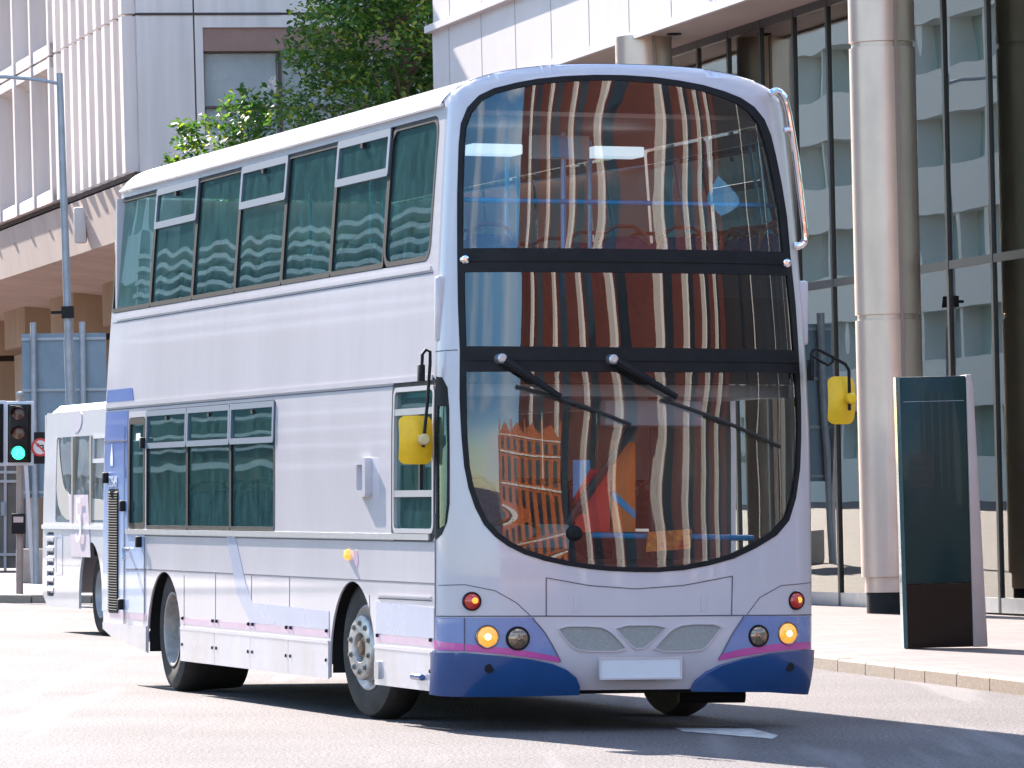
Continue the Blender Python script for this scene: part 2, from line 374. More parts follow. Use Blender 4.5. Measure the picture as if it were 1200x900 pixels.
def S(px, py):           # pixel -> (Y, z) on the offside flank
    z = 2
    for _ in range(12):
        dx = (px-600)/FPX; dz = (HZ-py)/FPX
        dirw = Vector((dx, 1, 0)); x0 = inset(z)
        # point with bus x = x0 : BUS0 + RX*x0 + RY*t
        P = BUS0 + RX*x0
        # P + RY*t = D*dirw
        # P.x + RY.x t = D dx ; P.y + RY.y t = D
        t = (P.x - P.y*dx)/(RY.y*dx - RY.x); D = P.y + RY.y*t; z = CH + dz*D
    return (t, z)
def F(px, py):           # pixel -> (s, z) on the front
    s, z = SL*(px-510)/440, 1.45 + (HZ-py)/179
    s = min(max(s, .02), SL-.02)
    for _ in range(30):
        a = proj(Sfront(s, z)); e = 1e-3; b = proj(Sfront(s+e, z)); c = proj(Sfront(s, z+e))
        A = (b[0]-a[0])/e; B = (c[0]-a[0])/e; C = (b[1]-a[1])/e; D = (c[1]-a[1])/e; det = A*D-B*C
        if abs(det) < 1e-6: break
        rx, ry = px-a[0], py-a[1]
        s += .8*(rx*D-ry*B)/det; z += .8*(-rx*C+ry*A)/det
        s = min(max(s, .0), SL)
    return (s, z)
LB = S(120, 700)[0]
print('BUS length', LB, 'SL', SL, 'center top px', proj(Sfront(SL/2, zt(W/2))), 'left', proj(Sfront(0, 2)), 'right', proj(Sfront(SL, 2)))
for py in (800, 700, 500, 350, 200, 140):
    print(py, max(proj(Sfront(SL*k/60, CH+(HZ-py)/178))[0] for k in range(61)))
def rearY(z): return LB - .03 - .05*max(0, z-1.2)
# ---- window outlines on the flank, in metres
def quad(*p): return [S(*q) for q in p]
c4 = lambda x, y: (110+x/2.857, 120+y/2.857)
c5 = lambda x, y: (110+x/3, 440+y/3)
c6 = lambda x, y: (310+x/4.09, 420+y/4.09)
c7 = lambda x, y: (110+x/2.857, 620+y/2.857)
def band(xs):  # vertical splits of the upper window row, px at mid height
    return [S(x, 300)[0] for x in xs]
uy = [S(*c4(x, y))[0] for x, y in ((74, 500), (200, 480), (341, 450), (484, 420), (641, 380), (806, 340), (985, 300), (1141, 290))]
uz0 = sum(S(*c4(x, y))[1] for x, y in ((65, 708), (475, 640), (975, 552)))/3
uz1 = sum(S(*c4(x, y))[1] for x, y in ((83, 325), (488, 222), (1000, 72)))/3
print('upper row', uy, uz0, uz1)
ly = [S(*c5(x, y))[0] for x, y in ((184, 400), (328, 400), (480, 400), (636, 400))]
lz0, lz1 = S(*c5(480, 546))[1], S(*c5(487, 98))[1]; lzt = S(*c5(480, 243))[1]
ny = [S(*c5(122, 400))[0], S(*c5(179, 400))[0]]
print('lower row', ly, lz0, lz1, lzt, ny)
dw = [S(*c6(620, 500))[0], S(*c6(818, 500))[0]]; dz0, dz1 = S(*c6(720, 838))[1], S(*c6(720, 135))[1]
q0 = S(*c6(886, 500))[0]
print('driver', dw, dz0, dz1, q0)
def arch(cy, r, zb, cz, n=24, sq=1):
    pts = [(cy - r, zb)] + [(cy - r*math.cos(math.pi*k/n), cz + r*sq*math.sin(math.pi*k/n)) for k in range(n+1)] + [(cy + r, zb)]
    return pts
fw = S(414.5, 765)[0]+.03; rw = S(192.5, 750)[0]
az = S(409, 681)[1]
print('wheels', fw, rw, 'arch top', az, 'skirt', S(509, 812), S(386, 800), S(211, 781), S(120, 762))
AR = .60; WZ = .50
zs = .27
def flank_outer(front_y):
    o = [(front_y, zs)]
    a1 = arch(fw, AR, zs, az-AR*.98, sq=.98); a2 = arch(rw, AR, zs+.02, az-AR*.98, sq=.98)
    o += a1 + a2
    o += [(rw+1.0, .33), (LB-.35, .40), (LB-.05, .46)]
    o += [(rearY(z), z) for z in (.8, 1.2, 2, 2.5, 3, 3.5, 3.9, 4.11)]
    o += [(rake(z), z) for z in (4.11, 3.8, 3.4, 3.0, 2.6, 2.2, 1.8, 1.4, 1.0)]
    return o
uh = rrect(min(uy), max(uy), uz0, uz1, .10)
def uh_shape(ins=0):
    y0, y1 = min(uy)+ins, max(uy)-ins
    return rrect(y0, y1, uz0+ins, uz1-ins, .12-ins)
lh = rrect(min(ly), max(ly), lz0, lz1, .03); nh = rrect(min(ny), max(ny), lz0, lz1-.05, .05)
quarter = [(dw[1], dz0-.06), (dw[1], dz1+.04), (dw[1]-.10, dz1+.10), (q0+.06, dz1+.08), (q0, dz1-.12), (q0-.02, 1.9), (q0, dz0+.35), (q0+.08, dz0+.05), (q0+.2, dz0-.12)]
quarter = smooth_poly(quarter, 1)
dh = rrect(min(dw)+.004, max(dw)-.03, dz0, dz1, .05)
quarter = [(min(p[0], dw[1]-.015) if dw[1] > q0 else p[0], p[1]) for p in quarter]
# order: Y grows to the rear, so dw[0] > dw[1] > q0
dh = rrect(dw[1]+.012, dw[0]-.004, dz0, dz1, .06)
body = sheet('body', Sside, flank_outer(0), [uh_shape(), lh, nh, dh, quarter], .16, M_white, bus, thick=.014, flip=True)
sheet('nearside_flank', Snear, flank_outer(0), [uh_shape(), rrect(3.2, 8.6, lz0, lz1, .05), rrect(.35, 1.45, .42, 2.35, .05)], .2, M_white, bus, thick=.035)
for (A_, B_, z0_, z1_) in ((min(uy)+.02, max(uy)-.02, uz0+.02, uz1-.02), (3.22, 8.58, lz0+.02, lz1-.02)):
    n_ = 7 if A_ < 1 else 4
    for k in range(n_):
        sheet('nearside_window', Snear, rrect(A_+(B_-A_)*k/n_+.03, A_+(B_-A_)*(k+1)/n_-.03, z0_, z1_, .04), [], .3, glass('nearside_glass', (.80, .92, .90), .05), bus, off=-.01)
# roof
def roof():
    mb = MB(); bm = mb.bm; n = 40; ys = []
    y = rake(4.3)+RB+.03
    rows = [y + (LB-.35-y)*k/24 for k in range(25)] + [LB-.28, LB-.22, LB-.175]
    drop = {LB-.28: .02, LB-.22: .07, LB-.175: .16}
    R_ = []
    rows = [None] + rows
    for y in rows:
        r = []
        for k in range(n+1):
            ph = math.pi*k/n; c, s_ = math.cos(ph), math.sin(ph); x = W/2 - (W/2-.115)*math.copysign(abs(c)**(2/2.4), c); z = 4.11 + .285*abs(s_)**(2/2.4)
            tt = min(1, abs(x-W/2)/(W/2-.115)); yy = (rake(4.3)+RB-.40*(1-tt**2.5)**.4) if y is None else y
            r.append(bm.verts.new((x, yy, 4.11 + (z-4.11)*(1-drop.get(y, 0)*3.5))))
        R_.append(r)
    for A, B in zip(R_, R_[1:]):
        for k in range(n): bm.faces.new((A[k], A[k+1], B[k+1], B[k]))
    return mb.build('roof', M_white, bus, smooth=50)
roof()
# rear end and ceiling
mb = MB(); mb.box((.06, LB-.28, .45), (W-.06, LB-.22, 4.05)); mb.build('rear_wall', M_white, bus)
mb = MB(); mb.tube([(.108, rake(4)+.03, 4.12), (.108, LB-.2, 4.12)], .014, 8); mb.build('gutter', M_white, bus)
# ---- front shell with its openings
def fouter():
    o = [(SL*k/60, .27+.0*k) for k in range(61)]
    top = []
    for k in range(120, -1, -1):
        s = SL*k/120; z = 4.0
        for _ in range(20):
            x, _y = plan(s); i = inset(z); z = zt(i + x*(W-2*i)/W)
        top.append((s, z))
    return o + top
c1 = lambda x, y: (520+x/2.368, 60+y/2.368)
c2 = lambda x, y: (520+x/2.667, 400+y/2.667)
c3 = lambda x, y: (480+x/2.4, 660+y/2.4)
def FP(f, pts): return [(min(q[0], SL-.17), q[1]) for q in (F(*f(*p)) for p in pts)]
up_out = FP(c1, [(38, 556), (38, 400), (42, 260), (48, 200), (66, 155), (98, 121), (140, 101), (200, 86), (260, 75), (330, 68), (420, 64), (500, 65), (580, 70), (650, 79), (720, 92), (780, 110), (825, 128), (862, 153), (890, 188), (908, 232), (922, 290), (938, 370), (952, 460), (961, 566)])
up_in = FP(c1, [(52, 547), (52, 400), (56, 260), (61, 210), (76, 170), (104, 137), (144, 116), (203, 101), (262, 90), (330, 83), (420, 79), (500, 80), (580, 86), (648, 95), (715, 108), (772, 126), (815, 144), (848, 168), (872, 200), (888, 242), (902, 296), (918, 376), (932, 460), (942, 557)])
mid_out = FP(c1, [(38, 556), (961, 566), (975, 700), (992, 845), (45, 830), (40, 700)])
mid_in = FP(c1, [(57, 613), (952, 622), (962, 720), (971, 830), (62, 819), (58, 700)])
low_out = [F(*c1(45, 830)), F(*c1(992, 845))] + FP(c2, [(1124, 180), (1127, 300), (1126, 400), (1113, 490), (1084, 560), (1040, 606), (975, 646), (905, 679), (830, 700), (750, 715), (670, 721), (600, 721), (520, 718), (450, 711), (380, 700), (315, 686), (250, 665), (200, 640), (160, 611), (125, 572), (98, 520), (78, 460), (64, 390), (56, 300), (50, 180)])
low_in = FP(c2, [(69, 95), (1098, 100), (1112, 200), (1113, 300), (1111, 400), (1098, 484), (1070, 550), (1028, 592), (965, 631), (898, 664), (826, 685), (748, 699), (670, 706), (600, 706), (522, 703), (454, 696), (386, 685), (322, 671), (260, 651), (212, 627), (174, 599), (140, 562), (113, 512), (93, 455), (80, 388), (73, 300), (70, 180)])
black_out = up_out[:-1] + [F(*c1(961, 566)), F(*c1(975, 700)), F(*c1(992, 845))] + low_out[2:] + [F(*c1(45, 830)), F(*c1(40, 700))]
def symm(P):
    L_ = [p for p in P if p[0] < SL/2-.02]; L_.sort(key=lambda p: 0); return L_
CTR = F(738, 500)[0]
def right_of(z, P):   # the left edge of an outline at height z
    best = None
    for i in range(len(P)):
        a, b = P[i], P[(i+1) % len(P)]
        if (a[1]-z)*(b[1]-z) <= 0 and a[1] != b[1]:
            u = a[0]+(b[0]-a[0])*(z-a[1])/(b[1]-a[1])
            if u < SL/2 and (best is None or u < best): best = u
    return best
def fix(P):
    out = []
    for p in P:
        if p[0] > SL-.42:
            u = right_of(p[1], P)
            if u is not None: p = (SL-u, p[1])
        out.append(p)
    return out
low_out = fix(low_out); low_in = fix(low_in)
black_out = up_out[:-1] + [(min(q[0], SL-.12), q[1]) for q in (F(*c1(961, 566)), F(*c1(975, 700)))] + low_out[1:] + [F(*c1(45, 830)), F(*c1(40, 700))]
shell_hole = [(s_, z_) for s_, z_ in black_out]
qwin = [F(*p) for p in ((511.5, 441), (518, 442), (524.5, 454), (526.5, 480), (527, 520), (527, 590), (524, 612), (518, 626), (511.5, 632))]
qwin = [(max(p[0], .012), p[1]) for p in qwin]
front = sheet('front_panel', Sfront, fouter(), [shell_hole, qwin], .055, M_white, bus, thick=.03)
sheet('windscreen_surround', Sfront, black_out, [up_in, mid_in, low_in], .05, M_black, bus, off=.006, thick=.03)
gu = sheet('upper_windscreen', Sfront, up_in, [], .04, G_front, bus, off=-.004)
gm = sheet('destination_glass', Sfront, mid_in, [], .04, G_mid, bus, off=-.004)
gl_ = sheet('windscreen', Sfront, low_in, [], .04, glass('lower_windscreen_glass', (.88, .95, .95), .045, wave=.6, wscale=1.0, stretch=(.55, 1, 1.15), dirt_haze=.012, gain=1.0, dist=.105), bus, off=-.004)
def fline(name, pts, wd, m, off=.003, f=None, parent=None):
    P = [F(*(f(*p) if f else p)) for p in pts]; L1 = []; L2 = []
    for i, p in enumerate(P):
        a = P[max(0, i-1)]; b = P[min(len(P)-1, i+1)]; dx, dy = b[0]-a[0], b[1]-a[1]; l = math.hypot(dx, dy) or 1
        nx, ny_ = -dy/l*wd/2, dx/l*wd/2; L1.append((p[0]+nx, p[1]+ny_)); L2.append((p[0]-nx, p[1]-ny_))
    return sheet(name, Sfront, L1 + L2[::-1], [], .06, m, parent or front, off=off, thick=.002)
# thin black ribs across the dark bands
fline('band_rib', [(540, 305), (925, 309)], .016, M_black, .016); fline('band_rib', [(545, 421), (934, 424)], .016, M_black, .016)
for p in (c1(56, 578), c1(950, 588)):
    s_, z_ = F(*p); q = Sfront(s_, z_); MB().lathe([(0, .03), (.02, .028), (.03, 0)], q+Vector((0, -.008, 0)), (0, -1, 0), 16).build('marker_lamp', M_chrome, bus)
# lower front: seams, lamp panels, grilles, plate, bumper
fline('seam', [(512, 722), (560, 722), (640, 721.8), (745, 722), (858, 721), (948, 720)], .008, M_seam)
fline('seam', [(640, 677), (640, 722)], .007, M_seam); fline('seam', [(858, 675), (857, 721)], .007, M_seam)
fline('seam', [(640, 677), (690, 686), (745, 690), (800, 686), (858, 675)], .006, M_seam)
fline('seam', [(514, 686), (545, 685), (580, 692), (605, 706), (622, 722)], .005, M_seam); fline('seam', [(944, 681), (915, 686), (890, 700), (875, 720)], .005, M_seam)
fline('seam', [(511, 412), (536, 410)], .006, M_seam)
for x in (675, 824): 
    a = F(x-3, 699); b = F(x+3, 716); sheet('flap_catch', Sfront, [(a[0], b[1]), (b[0], b[1]), (b[0], a[1]), (a[0], a[1])], [], .03, M_white, front, off=.006, thick=.006)
lampL = FP(c3, [(70, 152), (345, 152), (375, 190), (400, 230), (424, 277), (330, 262), (250, 253), (155, 247), (72, 247)])
lampR = FP(c3, [(1131, 147), (938, 148), (905, 200), (884, 240), (866, 270), (935, 256), (1010, 246), (1070, 240), (1131, 238)])
sheet('lamp_panel', Sfront, lampL, [], .05, M_lblue, bus, off=.004, thick=.004)
sheet('lamp_panel', Sfront, lampR[::-1], [], .05, M_lblue, bus, off=.004, thick=.004)
sheet('pink_stripe', Sfront, FP(c3, [(70, 216), (155, 226), (250, 236), (330, 246), (415, 262), (424, 278), (330, 263), (250, 254), (155, 246), (70, 242)]), [], .05, M_pink, bus, off=.009, thick=.003)
sheet('pink_stripe', Sfront, FP(c3, [(1131, 238), (1070, 242), (1010, 248), (935, 260), (864, 273), (878, 254), (935, 240), (1010, 229), (1070, 222), (1131, 219)]), [], .05, M_pink, bus, off=.009, thick=.003)
bl = FP(c3, [(68, 249), (155, 250), (250, 258), (340, 268), (400, 280), (440, 296), (466, 316), (476, 340), (474, 362), (300, 366), (68, 366)])
br_ = FP(c3, [(1133, 242), (1133, 330), (1118, 352), (1000, 354), (788, 352), (800, 330), (830, 305), (870, 285), (935, 266), (1010, 252), (1070, 246)])
def Sbump(s, z): return Sfront(s, z)
for bb in (bl, br_): sheet('bumper', Sfront, bb, [], .05, M_blue, bus, off=.035, thick=.035)
fline('seam', [c3(155, 153), c3(155, 246)], .006, M_seam, .0095); fline('seam', [c3(345, 153), c3(380, 195), c3(402, 232), c3(424, 275)], .007, M_seam, .0095)
fline('seam', [c3(1112, 148), c3(1112, 240)], .006, M_seam, .0095); fline('seam', [c3(938, 149), c3(905, 200), c3(884, 240), c3(868, 268)], .007, M_seam, .0095)
for P in ([(415, 178), (530, 178), (560, 190), (590, 218), (611, 246), (480, 246), (455, 232), (435, 208)],
          [(577, 175), (722, 175), (700, 200), (645, 249), (600, 208)],
          [(879, 172), (775, 172), (740, 185), (712, 212), (683, 246), (808, 246), (835, 232), (855, 205)]):
    pp = smooth_poly(FP(c3, P), 1)
    g_ = sheet('grille', Sfront, pp, [], .04, M_grille, bus, off=.003, thick=.003)
    cx_ = sum(p[0] for p in pp)/len(pp); cz_ = sum(p[1] for p in pp)/len(pp)
    big = [(cx_+(p[0]-cx_)*1.045, cz_+(p[1]-cz_)*1.09) for p in pp]
    sheet('grille_frame', Sfront, big, [pp], .04, M_white, g_, off=.012, thick=.012)
# number plate (blank in the photograph)
a = F(702, 772); b = F(792.5, 793)
def Splate(u, v): q = Sfront((a[0]+b[0])/2, .62); return Vector((plan(a[0])[0] + (u-a[0]), q.y-.03, v))
pl = sheet('number_plate', Splate, rrect(a[0], b[0], b[1], a[1], .008), [], .1, mat('plate_white', (.72, .76, .80), .35), bus, off=.0, thick=.012)
sheet('plate_frame', Splate, rrect(a[0]-.012, b[0]+.012, b[1]-.012, a[1]+.012, .01), [rrect(a[0], b[0], b[1], a[1], .008)], .1, M_white, pl, off=.006, thick=.02)
def lamp(name, px, py, r, m, bez=M_chrome, off=.0):
    s_, z_ = F(px, py); q = Sfront(s_, z_); e = 1e-3
    n = (Sfront(s_+e, z_)-Sfront(s_-e, z_)).cross(Sfront(s_, z_+e)-Sfront(s_, z_-e)).normalized()
    n = (n + Vector((0, -1.2, 0))).normalized()
    o = MB().lathe([(-.01, r*1.02), (.018+off, r*1.0), (.03+off, r*.75), (.036+off, r*.35), (.038+off, 0)], q, n, 28).build(name, m, bus)
    MB().lathe([(-.02, r*1.22), (.012+off, r*1.20), (.024+off, r*1.1), (.02+off, r*1.0), (-.01, r)], q, n, 28).build('bezel', bez, o)
    if 'indicator' not in name:
        MB().lathe([(.040+off, 0), (.0425+off, r*.12), (.038+off, r*.3)], q, n, 16).build('bulb', mat('hot_bulb', (1, .8, .4), .2, emit=(1, .8, .4), estr=3) if m is M_lit else m, o)
    return o
lamp('headlight', 571, 746, .066, M_lit, M_lamp); lamp('headlight', 606.7, 748, .066, M_lamp, M_black)
lamp('headlight', 888, 745, .062, M_lamp, M_black); lamp('headlight', 921.7, 742, .066, M_lit, M_lamp)
for px, py in ((553, 704.6), (932, 703.7)):
    o = lamp('indicator', px, py, .052, M_red, M_black)
    s_, z_ = F(px+2, py-1); MB().lathe([(0, .022), (.042, .02), (.046, 0)], Sfront(s_, z_), (0, -1, 0), 14).build('amber_bulb', M_amber, o)
for px, py in ((571.7, 783), (922.5, 781)):
    s_, z_ = F(px, py); q = Sfront(s_, z_); MB().lathe([(0, .030), (.046, .030), (.046, 0)], q, (0 if px < 700 else .0, -1, 0), 20).build('tow_hole', M_black, bus)
# joints between front and flank
MB().box((-.004, -.012, .28), (.012, .004, 1.42)).build('corner_gap', M_seam, bus)
# ---- upper windows
def wpane(parent, y0, y1, z0, z1, r=.03, name='pane', m=None, off=-.012):
    return sheet(name, Sside, rrect(min(y0, y1), max(y0, y1), z0, z1, r), [], .2, m or G_side, parent, off=off, flip=True)
def wframe(parent, y0, y1, z0, z1, wd, m, name='frame', off=.004, thick=.02, r=.03):
    a, b = min(y0, y1), max(y0, y1)
    return sheet(name, Sside, rrect(a, b, z0, z1, r), [rrect(a+wd, b-wd, z0+wd, z1-wd, max(.01, r-wd*.5))], .2, m, parent, off=off, thick=thick, flip=True)
hz_ = uz0 + (uz1-uz0)*.655
for i in range(7):
    a, b = uy[i+1], uy[i]; a, b = min(a, b), max(a, b)
    rr = .12 if i == 6 else .03
    wo_ = wframe(bus, a+.002, b-.002, uz0+.004, uz1-.004, .035, M_black, 'window', off=.003, r=rr)
    if i in (1, 3, 5):
        h = wframe(wo_, a+.006, b-.006, hz_, uz1-.006, .055, mat('grey_window_frame', (.15, .19, .24), .6, metal=.2, spec=.3), 'hopper_frame', off=.014, thick=.03)
        wpane(h, a+.06, b-.06, hz_+.06, uz1-.06, name='hopper_pane', off=-.002)
        wpane(wo_, a+.03, b-.03, uz0+.03, hz_, name='pane')
        MB().box((inset(3.9)-.02, (a+b)/2-.03, uz1-.10), (inset(3.9)+.01, (a+b)/2+.03, uz1-.065)).build('latch', M_black, h)
    else: wpane(wo_, a+.03, b-.03, uz0+.03, uz1-.03, r=rr, name='pane')
def sline(name, pts, wd, m, off=.002, thick=.002, raw=False, parent=None):
    P = pts if raw else [S(*p) for p in pts]; L1 = []; L2 = []
    for i, p in enumerate(P):
        a = P[max(0, i-1)]; b = P[min(len(P)-1, i+1)]; dx, dy = b[0]-a[0], b[1]-a[1]; l = math.hypot(dx, dy) or 1
        nx, n2 = -dy/l*wd/2, dx/l*wd/2; L1.append((p[0]+nx, p[1]+n2)); L2.append((p[0]-nx, p[1]-n2))
    return sheet(name, Sside, L1+L2[::-1], [], .25, m, parent or body, off=off, thick=thick, flip=True)
zl1 = uz0-.05
sline('moulding', [(.25, zl1), (LB-.35, zl1)], .028, M_white, .010, .010, True)
sline('seam', [(.2, zl1-.03), (LB-.2, zl1-.03)], .008, M_seam, raw=True)
zl2 = S(330, 458)[1]
sline('moulding', [(.08, zl2), (LB-.12, zl2)], .035, M_white, .012, .012, True); sline('seam', [(.08, zl2-.035), (LB-.12, zl2-.035)], .009, M_seam, raw=True)
zl3 = S(340, 626.5)[1]
sline('moulding', [(.10, zl3), (LB-.95, zl3)], .04, M_alu, .018, .018, True)
sline('seam', [(.0, zl3-.03), (LB-.1, zl3-.03)], .008, M_seam, raw=True)
zl4 = S(340, 675.5)[1]
sline('seam', [(.0, zl4), (LB-1.2, zl4)], .010, M_seam, raw=True)
# ---- lower windows
gwf = MATS['grey_window_frame']
for i in range(3):
    a, b = sorted((ly[i], ly[i+1]))
    wo_ = wframe(bus, a+.002, b-.002, lz0+.004, lz1-.004, .03, M_black, 'window', off=.003)
    h = wframe(wo_, a+.006, b-.006, lzt, lz1-.006, .045, gwf, 'hopper_frame', off=.014, thick=.03)
    wpane(h, a+.05, b-.05, lzt+.05, lz1-.05, name='hopper_pane', off=-.002)
    wpane(wo_, a+.03, b-.03, lz0+.03, lzt, name='pane')
    MB().box((inset(2.4)-.02, (a+b)/2-.03, lz1-.09), (inset(2.4)+.01, (a+b)/2+.03, lz1-.06)).build('latch', M_black, h)
wo_ = wframe(bus, min(ny)+.002, max(ny)-.002, lz0+.002, lz1-.055, .05, M_black, 'window', off=.003); wpane(wo_, ny[0]+.0, ny[1]-.0, lz0+.04, lz1-.09, name='pane')
# driver's window: silver frame, transom, sliding sash
a, b = dw[1]+.012, dw[0]-.004
wo_ = wframe(bus, a, b, dz0, dz1, .030, mat('dull_silver', (.42, .42, .44), .5, metal=.4), 'driver_window', off=.012, thick=.04, r=.06)
wframe(wo_, a-.012, b+.06, dz0-.05, dz1+.05, .06, M_black, 'gasket', off=.004, thick=.01, r=.08)
z1_ = dz0 + (dz1-dz0)*.27; z2_ = dz0 + (dz1-dz0)*.83
for zz in (z1_, z2_): sheet('transom', Sside, [(a+.03, zz-.022), (b-.03, zz-.022), (b-.03, zz+.022), (a+.03, zz+.022)], [], .2, M_alu, wo_, off=.010, thick=.03, flip=True)
sheet('sliding_sash', Sside, [((a+b)/2-.16, z1_), ((a+b)/2-.12, z1_), ((a+b)/2-.12, z2_), ((a+b)/2-.16, z2_)], [], .2, M_black, wo_, off=.006, thick=.02, flip=True)
wpane(wo_, a+.03, b-.03, dz0+.03, dz1-.03, name='pane')
qc = (sum(p[0] for p in qwin)/len(qwin), sum(p[1] for p in qwin)/len(qwin))
qin = [F(*p) for p in ((513.5, 476), (523, 476), (524.5, 520), (524, 590), (521.5, 616), (513.5, 620))]; qin = [(max(p[0], .03), p[1]) for p in qin]
qp = sheet('quarter_window', Sfront, qwin, [qin], .04, M_black, bus, off=.004, thick=.02)
sheet('pane', Sfront, qin, [], .05, G_side, qp, off=-.004)
# cab ventilator on the flank
c = S(430, 560)
for (dy, dz, m_, nm) in ((0, 0, M_white, 'air_intake'),):
    ai = sheet(nm, Sside, rrect(c[0]-.13, c[0]+.15, c[1]-.13, c[1]+.14, .03), [rrect(c[0]-.06, c[0]+.09, c[1]-.085, c[1]+.09, .02)], .1, M_white, bus, off=.05, thick=.06, flip=True)
    sheet('intake_mesh', Sside, rrect(c[0]-.07, c[0]+.10, c[1]-.09, c[1]+.10, .02), [], .1, M_fblue, ai, off=.004, thick=.003, flip=True)
# orange side repeater and small pink badge
c = S(409, 650); MB().lathe([(-.01, .045), (.03, .03), (.045, 0)], (0, c[0], c[1]), (-1, 0, 0), 16).build('side_repeater', M_amber, bus)
c = S(417, 655); sheet('round_badge', Sside, [(c[0]+.07*math.cos(k*.4), c[1]+.065*math.sin(k*.4)) for k in range(15)], [], .1, M_fpink, bus, off=.002, thick=.002, flip=True)
# livery: faded stripe, slanting band, skirt panels, blue tail
def strip(name, z0, z1, y0, y1, m, off):
    segs = []
    ys_ = []
    for (A, B) in ((y0, fw-AR-.01), (fw+AR+.01, rw-AR-.01), (rw+AR+.01, y1)):
        if B > A: sheet(name, Sside, [(A, z0), (B, z0), (B, z1), (A, z1)], [], .25, m, body, off=off, thick=.002, flip=True)
zp = S(507, 757)[1]
strip('faded_stripe', zp-.005, zp+.045, .02, LB-.3, M_fpink, .003)
sheet('faded_band', Sside, [(.02, zp+.05), (fw-AR-.02, zp+.05), (fw-AR-.02, zp+.27), (.02, zp+.25)], [], .25, M_fblue, body, off=.003, thick=.002, flip=True)
sheet('faded_band', Sside, [(fw+AR+.02, zp+.05), S(294, 735)[:1]+(zp+.05,), S(278, 695), S(266, 628), S(276, 628), S(288, 682), S(296, 706), (fw+AR+.02, S(385, 716)[1])], [], .25, M_fblue, body, off=.003, thick=.002, flip=True)
zk = zp-.05
for (A, B) in ((.02, fw-AR-.005), (fw+AR+.005, rw-AR-.005)):
    n = 1 if B-A < 2 else 4; prev = A
    for k in range(n):
        y0 = A+(B-A)*k/n+.004; y1 = A+(B-A)*(k+1)/n-.004
        sheet('skirt_panel', Sside, [(y0, zs-.01), (y1, zs-.01), (y1, zk), (y0, zk)], [], .15, M_skirt, bus, off=.010, thick=.012, flip=True)
        if n > 1 and k: sline('seam', [(y0-.004, zk+.05), (y0-.004, zl4)], .008, M_seam, raw=True)
        for yy in (y0+.06, y1-.06):
            for zz in (zs+.12, zk+.09): MB().lathe([(0, .014), (.018, .012), (.02, 0)], (0, yy, zz), (-1, 0, 0), 10).build('stud', M_black, body)
    sline('moulding', [(A, zk+.012), (B, zk+.012)], .022, M_white, .014, .012, True)
sheet('skirt_panel', Sside, [(rw+AR+.005, zs+.03), (LB-.4, .39), (LB-.07, .45), (LB-.06, zk), (rw+AR+.005, zk)], [], .15, M_skirt, bus, off=.010, thick=.012, flip=True)
c = S(400+95/2, 790); sheet('fuel_flap', Sside, rrect(c[0]-.02, c[0]+.09, c[1]-.03, c[1]+.09, .01), [], .1, M_alu, body, off=.03, thick=.02, flip=True)
c = S(494, 793); MB().tube([(-.03, c[0]+.1, c[1]), (-.03, c[0]-.12, c[1])], .022, 10).build('towing_pin', M_blue, bus)
sline('moulding', [(443, 697), (506, 700)], .012, M_white, .012, .01); sline('seam', [(443, 701), (506, 704)], .008, M_seam)
sline('seam', [(433, 697), (434, 752)], .007, M_seam)
# blue tail: vinyl that fades downwards
def fade():
    m, t, b, o = nodes('tail_vinyl'); N = t.nodes; L = t.links
    c = N.new('ShaderNodeTexCoord'); sx = N.new('ShaderNodeSeparateXYZ'); L.new(c.outputs['Object'], sx.inputs[0])
    mr = N.new('ShaderNodeMapRange'); mr.inputs['From Min'].default_value = .9; mr.inputs['From Max'].default_value = 2.0; L.new(sx.outputs['Z'], mr.inputs['Value'])
    r = N.new('ShaderNodeValToRGB'); r.color_ramp.elements[0].color = (.55, .62, .78, 1); r.color_ramp.elements[1].color = (.055, .13, .42, 1); e = r.color_ramp.elements.new(.45); e.color = (.27, .40, .68, 1)
    L.new(mr.outputs[0], r.inputs[0]); L.new(r.outputs[0], b.inputs['Base Color']); b.inputs['Roughness'].default_value = .3; b.inputs['Coat Weight'].default_value = .5
    return m
M_tail = fade()
yt = max(ly)+.03
zt2 = S(150, 455)[1]
ta = S(157, 470)[0]
tail = sheet('tail_panel', Sside, [(ta+.0, zl2+.03), (rearY(2.5)-.03, zl2+.03), (rearY(2.7)-.03, zt2), (ta+.08, zt2)], [], .2, M_tail, bus, off=.004, thick=.003, flip=True)
gy0, gy1 = S(124, 650)[0]-.12, S(138.5, 650)[0]-.04; gz0, gz1 = S(131, 718)[1], S(131, 573)[1]
sheet('tail_panel', Sside, [(max(ny)+.04, zp+.05), (rearY(1)-.03, zp+.05), (rearY(2.3)-.03, zl2-.05), (max(ny)+.04, zl2-.05)], [rrect(min(gy0, gy1), max(gy0, gy1), gz0, gz1, .02)], .2, M_tail, bus, off=.004, thick=.003, flip=True)
sheet('tail_panel', Sside, [(max(ly)+.04, zp+.05), (max(ny)+.03, zp+.05), (max(ny)+.03, lz0-.03), (max(ly)+.04, lz0-.03)], [], .2, M_tail, bus, off=.004, thick=.003, flip=True)
